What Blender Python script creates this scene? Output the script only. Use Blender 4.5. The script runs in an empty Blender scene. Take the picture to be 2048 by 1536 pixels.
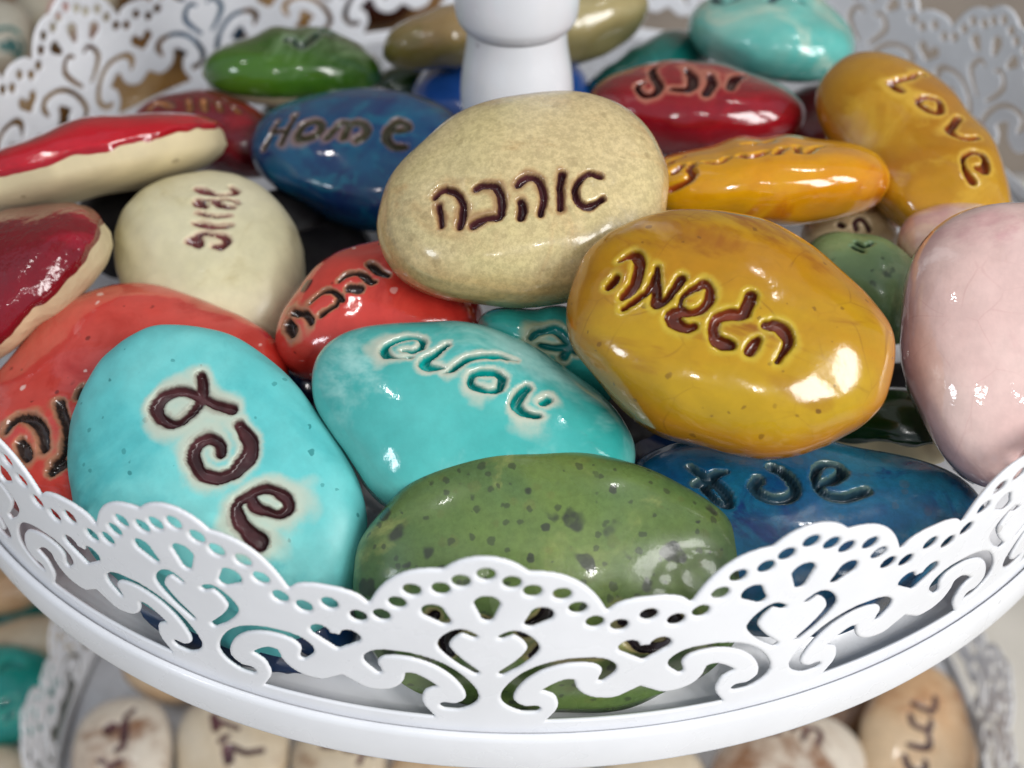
import bpy, math
import numpy as np
from mathutils import Matrix, Vector
C = bpy.context.scene.collection
S = 0.15            # tray radius in metres; coordinates below are in tray radii

# ------------------------------------------------------------------ camera
cd = bpy.data.cameras.new('camera'); cam = bpy.data.objects.new('camera', cd); C.objects.link(cam)
cd.sensor_width = 36; cd.lens = 2194.93/2048*36; cd.clip_start = .005; cd.clip_end = 50
cam.matrix_world = Matrix.Translation(Vector((-0.017786, -1.698726, 1.095205))*S) @ Matrix.Rotation(math.pi/2-.705754, 4, 'X') @ Matrix.Rotation(-.003678, 4, 'Z')
cd.dof.use_dof = True; cd.dof.focus_distance = 1.30*S; cd.dof.aperture_fstop = 12
bpy.context.scene.camera = cam

# ------------------------------------------------------------------ world, lamps, exposure
w = bpy.data.worlds.new('World'); bpy.context.scene.world = w; w.use_nodes = True
w.node_tree.nodes['Background'].inputs[0].default_value = (.78, .86, 1.0, 1)
w.node_tree.nodes['Background'].inputs[1].default_value = .38
def lamp(name, loc, target, size, power, col, sy=None):
    l = bpy.data.lights.new(name, 'AREA'); l.shape = 'RECTANGLE' if sy else 'DISK'; l.size = size*S
    if sy: l.size_y = sy*S
    l.energy = power; l.color = col
    o = bpy.data.objects.new(name, l); C.objects.link(o); o.location = Vector(loc)*S
    o.rotation_euler = (Vector(target)-Vector(loc)).to_track_quat('-Z', 'Y').to_euler(); return o
for dx in (-.85, .85):      # two tall panes of one shop window
    lamp('window_light', (3.7+dx*.73, -3.9+dx*.68, 3.3), (dx*.73, -.3+dx*.68, 0), 1.15, 3.2, (1, .985, .965), 2.9)
lamp('side_window', (-4.4, -3.6, 3.0), (0, -.3, 0), .5, .6, (.86, .93, 1), 1.1)
lamp('ceiling_spot', (-.75, -4.3, 3.7), (0, 0, 0), .16, .34, (1, .98, .95))
lamp('ceiling_spot', (.95, -4.6, 4.3), (0, 0, 0), .16, .34, (1, .98, .95))
lamp('ceiling_spot', (-2.6, -.6, 5.6), (0, 0, 0), .2, .26, (1, .98, .95))
lamp('ceiling_spot', (2.2, .2, 5.8), (0, 0, 0), .2, .26, (1, .98, .95))
vs = bpy.context.scene.view_settings
vs.view_transform = 'Standard'; vs.look = 'None'; vs.exposure = .09; vs.gamma = 1

# ------------------------------------------------------------------ helpers
def lin(c):
    return tuple(((v/255)/12.92 if v/255 <= .04045 else ((v/255+.055)/1.055)**2.4) for v in c)+(1,)
def mesh(name, V, quads=None, tris=None, smooth=True):
    me = bpy.data.meshes.new(name)
    V = np.ascontiguousarray(V, np.float32); nq = 0 if quads is None else len(quads); nt = 0 if tris is None else len(tris)
    loops = np.concatenate([np.asarray(a).ravel() for a in (quads, tris) if a is not None and len(a)]).astype(np.int32)
    tot = np.concatenate([np.full(nq, 4), np.full(nt, 3)]).astype(np.int32)
    st = np.concatenate([[0], np.cumsum(tot)[:-1]]).astype(np.int32)
    me.vertices.add(len(V)); me.vertices.foreach_set('co', V.ravel())
    me.loops.add(len(loops)); me.loops.foreach_set('vertex_index', loops)
    me.polygons.add(nq+nt); me.polygons.foreach_set('loop_start', st); me.polygons.foreach_set('loop_total', tot)
    me.polygons.foreach_set('use_smooth', np.full(nq+nt, smooth))
    me.update(calc_edges=True); return me
def link(name, me, mat=None, parent=None):
    o = bpy.data.objects.new(name, me); C.objects.link(o)
    if mat and me: me.materials.append(mat)
    if parent: o.parent = parent
    return o
def tag(o, label=None, cat=None, group=None, kind=None):
    if label: o['label'] = label
    if cat: o['category'] = cat
    if group: o['group'] = group
    if kind: o['kind'] = kind
    return o
def attr(me, name, vals):
    a = me.attributes.new(name, 'FLOAT', 'POINT'); a.data.foreach_set('value', np.ascontiguousarray(vals, np.float32))

class NT:
    def __init__(s, name):
        s.m = bpy.data.materials.new(name); s.m.use_nodes = True; s.t = s.m.node_tree
        s.b = s.t.nodes['Principled BSDF']
    def n(s, typ, **k):
        o = s.t.nodes.new(typ)
        for a, v in k.items():
            if a.startswith('i_'):
                o.inputs[a[2:].replace('_', ' ')].default_value = v
            else: setattr(o, a, v)
        return o
    def l(s, a, b): s.t.links.new(a, b)
    def mix(s, fac, a, b, blend='MIX'):
        o = s.n('ShaderNodeMix', data_type='RGBA', blend_type=blend)
        for sock, v in ((o.inputs[0], fac), (o.inputs[6], a), (o.inputs[7], b)):
            if isinstance(v, bpy.types.NodeSocket): s.l(v, sock)
            else: sock.default_value = v
        return o.outputs[2]
    def rng(s, v, a, b, c=0., d=1., smooth=True):
        o = s.n('ShaderNodeMapRange', interpolation_type='SMOOTHSTEP' if smooth else 'LINEAR'); s.l(v, o.inputs[0])
        for i, x in enumerate((a, b, c, d)): o.inputs[i+1].default_value = x
        return o.outputs[0]
    def math(s, op, a, b=None):
        o = s.n('ShaderNodeMath', operation=op)
        for i, v in enumerate((a, b)):
            if v is None: continue
            if isinstance(v, bpy.types.NodeSocket): s.l(v, o.inputs[i])
            else: o.inputs[i].default_value = v
        return o.outputs[0]
    def coords(s, seed=0, scale=1.0):
        tc = s.n('ShaderNodeTexCoord'); mp = s.n('ShaderNodeMapping'); s.l(tc.outputs['Object'], mp.inputs[0])
        mp.inputs['Scale'].default_value = (scale/S,)*3; mp.inputs['Location'].default_value = (seed*3.7, seed*1.9, seed*.7)
        return mp.outputs[0]
    def noise(s, co, sc, det=3, rough=.55, dist=0):
        o = s.n('ShaderNodeTexNoise'); s.l(co, o.inputs['Vector']); o.inputs['Scale'].default_value = sc
        o.inputs['Detail'].default_value = det; o.inputs['Roughness'].default_value = rough; o.inputs['Distortion'].default_value = dist
        return o.outputs[0]

def spots(N, co, scale, thr, size, dist=.3):
    """round flecks: voronoi cells, only some of them filled. returns mask"""
    wv = N.n('ShaderNodeTexNoise'); N.l(co, wv.inputs['Vector']); wv.inputs['Scale'].default_value = scale*1.6
    ad = N.n('ShaderNodeVectorMath', operation='MULTIPLY_ADD'); N.l(wv.outputs['Color'], ad.inputs[0]); ad.inputs[1].default_value = (.5/scale,)*3; N.l(co, ad.inputs[2])
    v = N.n('ShaderNodeTexVoronoi'); N.l(ad.outputs[0], v.inputs['Vector']); v.inputs['Scale'].default_value = scale
    sep = N.n('ShaderNodeSeparateColor'); N.l(v.outputs['Color'], sep.inputs[0])
    on = N.rng(sep.outputs[0], thr, thr+.02)
    sz = N.rng(sep.outputs[1], 0, 1, size*.35, size, False)
    d = N.math('DIVIDE', v.outputs['Distance'], sz)
    return N.math('MULTIPLY', on, N.rng(d, 1.0, .7))

def glaze(name, cols, ink, halo=None, hw=.012, seed=1, ns=5., rough=.12, dark=None, light=None, crackle=None, bump=.3, coat=.6, tiny=None, ckstr=.38, dthr=.72, stretch=None, lthr=.55, ring=.45, bare=None, fsc=38., cr=.08,
          rim=None, inkrough=.15, grain=0., clay=(222, 208, 172), halostr=.8, hard=.35, orange=0., big=None):
    N = NT(name); co = N.coords(seed)
    cs = co
    if stretch:
        ms = N.n('ShaderNodeMapping'); N.l(co, ms.inputs[0]); ms.inputs['Scale'].default_value = stretch; cs = ms.outputs[0]
    n1 = N.noise(cs, ns, 4, .6, .4)
    f1 = N.rng(n1, .5-hard*.5, .5+hard*.5)
    c = N.mix(f1, lin(cols[0]), lin(cols[1]))
    n2 = N.noise(cs, ns*1.9, 5, .62, .8)
    c = N.mix(N.rng(n2, .52, .70), c, lin(cols[2]))
    if rim:
        ra = N.n('ShaderNodeAttribute', attribute_name='rho')
        nz = N.noise(co, 4., 2)
        rr = N.math('ADD', ra.outputs['Fac'], N.math('MULTIPLY', N.math('SUBTRACT', nz, .5), .35))
        c = N.mix(N.rng(rr, .62, .93, 0, .85), c, lin(rim))
    if grain:
        g = N.noise(co, 130., 3, .8)
        c = N.mix(grain, c, N.mix(N.rng(g, .36, .64), (.42, .40, .34, 1), (1, 1, 1, 1)), 'MULTIPLY')
        sp = spots(N, co, 48., .55, .42)
        c = N.mix(N.math('MULTIPLY', sp, .35*min(1, grain*1.6)), c, lin((110, 88, 50)))
    fine = N.noise(co, fsc, 3, .7)
    c = N.mix(.28, c, N.mix(N.rng(fine, .3, .7), (.78, .78, .78, 1), (1.12, 1.12, 1.12, 1)), 'MULTIPLY')
    if crackle:
        wob = N.n('ShaderNodeTexNoise'); N.l(co, wob.inputs['Vector']); wob.inputs['Scale'].default_value = 6.
        va = N.n('ShaderNodeVectorMath', operation='MULTIPLY_ADD'); N.l(wob.outputs['Color'], va.inputs[0]); va.inputs[1].default_value = (.11,)*3; N.l(co, va.inputs[2])
        v = N.n('ShaderNodeTexVoronoi', feature='DISTANCE_TO_EDGE'); N.l(va.outputs[0], v.inputs['Vector']); v.inputs['Scale'].default_value = 17.
        ck = N.rng(v.outputs['Distance'], .026, .004)
        pres = N.math('MULTIPLY', N.rng(N.noise(co, 4., 2), .45, .62), N.rng(N.noise(co, 15., 2), .4, .6))
        ck = N.math('MULTIPLY', ck, pres)
        c = N.mix(N.math('MULTIPLY', ck, ckstr), c, lin(crackle))
    if big:
        m = spots(N, co, big[0], big[1], big[2]); ed = N.noise(co, 60., 3)
        c = N.mix(N.math('MULTIPLY', m, N.rng(ed, .25, .6, .45, .9)), c, lin(dark))
    if dark:
        c = N.mix(N.math('MULTIPLY', spots(N, co, 27., dthr, .36), .85), c, lin(dark))
        c = N.mix(N.math('MULTIPLY', spots(N, co, 60., dthr+.05, .36), .6), c, lin(dark))
    if tiny:
        c = N.mix(N.math('MULTIPLY', spots(N, co, 34., .78, .16), .7), c, lin(tiny))
        c = N.mix(N.math('MULTIPLY', spots(N, co, 70., .80, .30), .5), c, lin(tiny))
    if light:
        c = N.mix(N.math('MULTIPLY', spots(N, co, 26., lthr, .2), .95), c, lin(light))
    ga = N.n('ShaderNodeAttribute', attribute_name='groove'); gd = ga.outputs['Fac']
    wn = N.math('MULTIPLY', N.math('SUBTRACT', N.noise(co, 34., 4, .7), .5), .014)
    gd2 = N.math('MULTIPLY', N.math('ADD', gd, wn), N.rng(N.noise(co, 8., 3), .32, .68, .45, 2.3))
    if halo:
        hm = N.rng(gd2, hw, hw*.15, 0, halostr)
        c = N.mix(hm, c, lin(halo))
        c = N.mix(N.rng(gd2, .0042, .0003, 0, ring), c, lin(tuple(int(a*.5+b*.5) for a, b in zip(halo, ink))))
    im = N.rng(gd, .0008, -.0012)
    iv = N.mix(N.rng(N.noise(co, 24., 3), .35, .7), lin(ink), lin(tuple(min(255, int(v*1.35)+6) for v in ink)))
    c = N.mix(im, c, iv)
    rn = N.rng(N.noise(co, 14., 3), .3, .7, rough*.75, rough*1.35)
    ro = N.mix(im, rn, (inkrough,)*3+(1,))
    N.b.inputs['Coat Weight'].default_value = coat
    if bare:                       # unglazed clay where the glaze stops
        cl = N.n('ShaderNodeAttribute', attribute_name='bare').outputs['Fac']
        cm = N.rng(cl, -.006, .006)
        cc = N.mix(N.rng(N.noise(co, 6., 4), .3, .7), lin(bare), lin(tuple(int(v*.86) for v in bare)))
        cc = N.mix(N.math('MULTIPLY', spots(N, co, 40., .8, .3), .45), cc, lin((120, 98, 66)))
        c = N.mix(N.rng(cl, -.07, -.01, 0, .45), c, lin(tuple(int(v*.55) for v in cols[0])))
        c = N.mix(cm, c, cc); ro = N.mix(cm, ro, (.62,)*3+(1,))
        N.l(N.math('MULTIPLY', N.math('SUBTRACT', 1., cm), coat), N.b.inputs['Coat Weight'])
    N.l(c, N.b.inputs['Base Color']); N.l(ro, N.b.inputs['Roughness'])
    N.b.inputs['Coat Roughness'].default_value = cr
    N.b.inputs['Specular IOR Level'].default_value = .5
    bp = N.n('ShaderNodeBump'); bp.inputs['Strength'].default_value = bump; bp.inputs['Distance'].default_value = .0009
    h = N.math('ADD', N.math('MULTIPLY', N.noise(co, 9., 2), 1.), N.math('MULTIPLY', N.noise(co, 45., 3), .28+orange))
    N.l(h, bp.inputs['Height']); N.l(bp.outputs[0], N.b.inputs['Normal'])
    try: N.l(bp.outputs[0], N.b.inputs['Coat Normal'])
    except Exception: pass
    return N.m
def paint(name, col=(243, 244, 247), rough=.28, seed=0):
    N = NT(name); co = N.coords(seed)
    c = N.mix(N.rng(N.noise(co, 7., 3), .3, .7), lin(col), lin(tuple(int(v*.975) for v in col)))
    c = N.mix(N.math('MULTIPLY', spots(N, co, 16., .86, .12), .35), c, lin((150, 146, 140)))
    N.l(c, N.b.inputs['Base Color']); N.l(N.rng(N.noise(co, 11., 4), .3, .7, rough*.7, rough*1.5), N.b.inputs['Roughness'])
    N.b.inputs['Coat Weight'].default_value = .3; N.b.inputs['Coat Roughness'].default_value = .12
    bp = N.n('ShaderNodeBump'); bp.inputs['Strength'].default_value = .12; bp.inputs['Distance'].default_value = .0003
    N.l(N.noise(co, 40., 3), bp.inputs['Height']); N.l(bp.outputs[0], N.b.inputs['Normal']); return N.m

# ------------------------------------------------------------------ surroundings
def box(name, x0, x1, y0, y1, z0, z1, mat, parent=None, rot=0, bev=.008):
    import bmesh
    bm = bmesh.new(); bmesh.ops.create_cube(bm, size=1)
    for v in bm.verts: v.co = Vector((x0+(v.co.x+.5)*(x1-x0), y0+(v.co.y+.5)*(y1-y0), z0+(v.co.z+.5)*(z1-z0)))*S
    bmesh.ops.bevel(bm, geom=bm.edges[:], offset=bev*S, segments=2, affect='EDGES')
    me = bpy.data.meshes.new(name); bm.to_mesh(me); bm.free(); o = link(name, me, mat, parent); o.rotation_euler.z = rot; return o
def flat(name, col, rough=.7, n=2., var=.9, seed=0):
    N = NT(name); co = N.coords(seed, 1)
    c = N.mix(N.rng(N.noise(co, n, 4), .3, .7), lin(col), lin(tuple(int(v*var) for v in col)))
    N.l(c, N.b.inputs['Base Color']); N.b.inputs['Roughness'].default_value = rough; return N.m
tag(box('tabletop', -9, 9, -7, 3.0, -1.72, -1.6, flat('cream_cloth', (226, 220, 208))), kind='structure')
tag(box('back_wall', -9, 9, 3.0, 3.2, -1.6, 7, flat('taupe_wall', (158, 146, 134))), kind='structure')
Nw = NT('honey_wood'); co = Nw.coords(2); mp = Nw.n('ShaderNodeMapping'); Nw.l(co, mp.inputs[0]); mp.inputs['Scale'].default_value = (1, 9, 9)
Nw.l(Nw.mix(Nw.rng(Nw.noise(mp.outputs[0], 2.2, 5, .6, 1.2), .3, .7), lin((168, 122, 62)), lin((122, 84, 40))), Nw.b.inputs['Base Color']); Nw.b.inputs['Roughness'].default_value = .45
shelf = bpy.data.objects.new('display_shelf', None); C.objects.link(shelf)
shelf.location = Vector((0, 0, -1.6))*S; shelf.rotation_euler.z = math.radians(38)
tag(shelf, 'honey brown wooden shelf holding cream stones behind the tray at the upper left', 'shelf')
for i in range(4):
    box('board', -1.15, 1.2, 1.10+i*.36, 1.10+i*.36+.352, 1.30, 1.345, Nw.m, shelf)
for x in (-1.1, 1.05):
    for y in (1.2, 2.38): box('leg', x, x+.1, y, y+.1, 0, 1.30, Nw.m, shelf)
def catmull(pts, sub=5, closed=False):
    pts=np.asarray(pts,float); n=len(pts)
    if n<3: return pts
    if closed: P=np.vstack([pts[-1],pts,pts[0],pts[1]]); m=n
    else: P=np.vstack([2*pts[0]-pts[1],pts,2*pts[-1]-pts[-2]]); m=n-1
    out=[]
    for i in range(m):
        a,b,c,d=P[i],P[i+1],P[i+2],P[i+3]
        for j in range(sub):
            t=j/sub
            out.append(.5*((2*b)+(c-a)*t+(2*a-5*b+4*c-d)*t*t+(3*b-a-3*c+d)*t**3))
    if not closed: out.append(pts[-1])
    return np.array(out)

def lumps(d, seed, fr=1.0):
    r=np.random.RandomState(seed); o=0
    for k in range(9):
        w=r.normal(size=3)*(1.3+.5*k)*fr; o=o+np.sin(d@w+r.uniform(0,6.28))/(1+.55*k)
    return o/2.6

def stone_shape(D, n, m):
    """closed pebble: D holds a,b,tt,tb,k,q,lump,seed,ax,e1,e2,four ; n top grid, m rings underneath"""
    u=np.linspace(-1,1,n); X,Y=np.meshgrid(u,u,indexing='xy')
    def disc(X,Y):
        return X*np.sqrt(1-Y*Y/2),Y*np.sqrt(1-X*X/2)
    x,y=disc(X,Y); top=np.stack([x.ravel(),y.ravel()],1)
    # boundary loop
    idx=np.arange(n*n).reshape(n,n)
    loop=np.concatenate([idx[0,:-1],idx[:-1,-1],idx[-1,:0:-1],idx[:0:-1,0]])
    L=len(loop); bl=top[loop]
    rings=[]
    for i in range(1,m+1):
        f=1-i/m
        rings.append(bl*f if i<m else np.zeros((1,2)))
    low=np.vstack(rings)
    P2=np.vstack([top,low]); side=np.concatenate([np.ones(len(top)),-np.ones(len(low))])
    rho=np.clip(np.hypot(P2[:,0],P2[:,1]),0,1); th=np.arctan2(P2[:,1],P2[:,0])
    c,s=np.cos(th),np.sin(th); q=D['q']
    rad=(np.abs(c)**q+np.abs(s)**q)**(-1/q)
    sr=np.sin(rho*np.pi/2); cr=np.cos(rho*np.pi/2)
    cr=np.clip(cr,0,1)
    T=np.where(side>0,D['tt'],D['tb'])
    pos=np.stack([D['a']*rad*sr*c,D['b']*rad*sr*s,side*T*cr**D['k']],1)
    dn=np.stack([sr*c,sr*s,side*cr],1)
    pos=pos*(1+D['lump']*(lumps(dn*1.1,D['seed'])+.45*lumps(dn*2.7,D['seed']+50)))[:,None]
    ax,e1,e2=(np.array(D[k]) for k in ('ax','e1','e2'))
    F=D['four']
    along=pos@ax; qx=pos@e1; qy=pos@e2; r=np.hypot(qx,qy); an=np.arctan2(qy,qx)
    s0=F[0]; dev=np.zeros(len(an))
    for k in range(1,(len(F)-1)//2+1): dev+=F[2*k-1]*np.cos(k*an)+F[2*k]*np.sin(k*an)
    rs=r/(D['sil']); w=np.clip(rs/.75,0,1); w=w*w*(3-2*w)
    sc=s0+dev*w
    pos=ax*along[:,None]+e1*(qx*sc)[:,None]+e2*(qy*sc)[:,None]
    # faces
    i=idx[:-1,:-1].ravel(); f=np.stack([i,i+1,i+n+1,i+n],1)
    quads=[f]; prev=loop; base=n*n
    for k in range(1,m):
        cur=base+np.arange(L)+(k-1)*L
        quads.append(np.stack([prev,cur,np.roll(cur,-1),np.roll(prev,-1)],1)); prev=cur
    apex=len(P2)-1
    tris=np.stack([prev,np.full(L,apex),np.roll(prev,-1)],1)
    rr=np.where(side>0,rho,2-rho)
    return pos,np.vstack(quads),tris,rr

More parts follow.
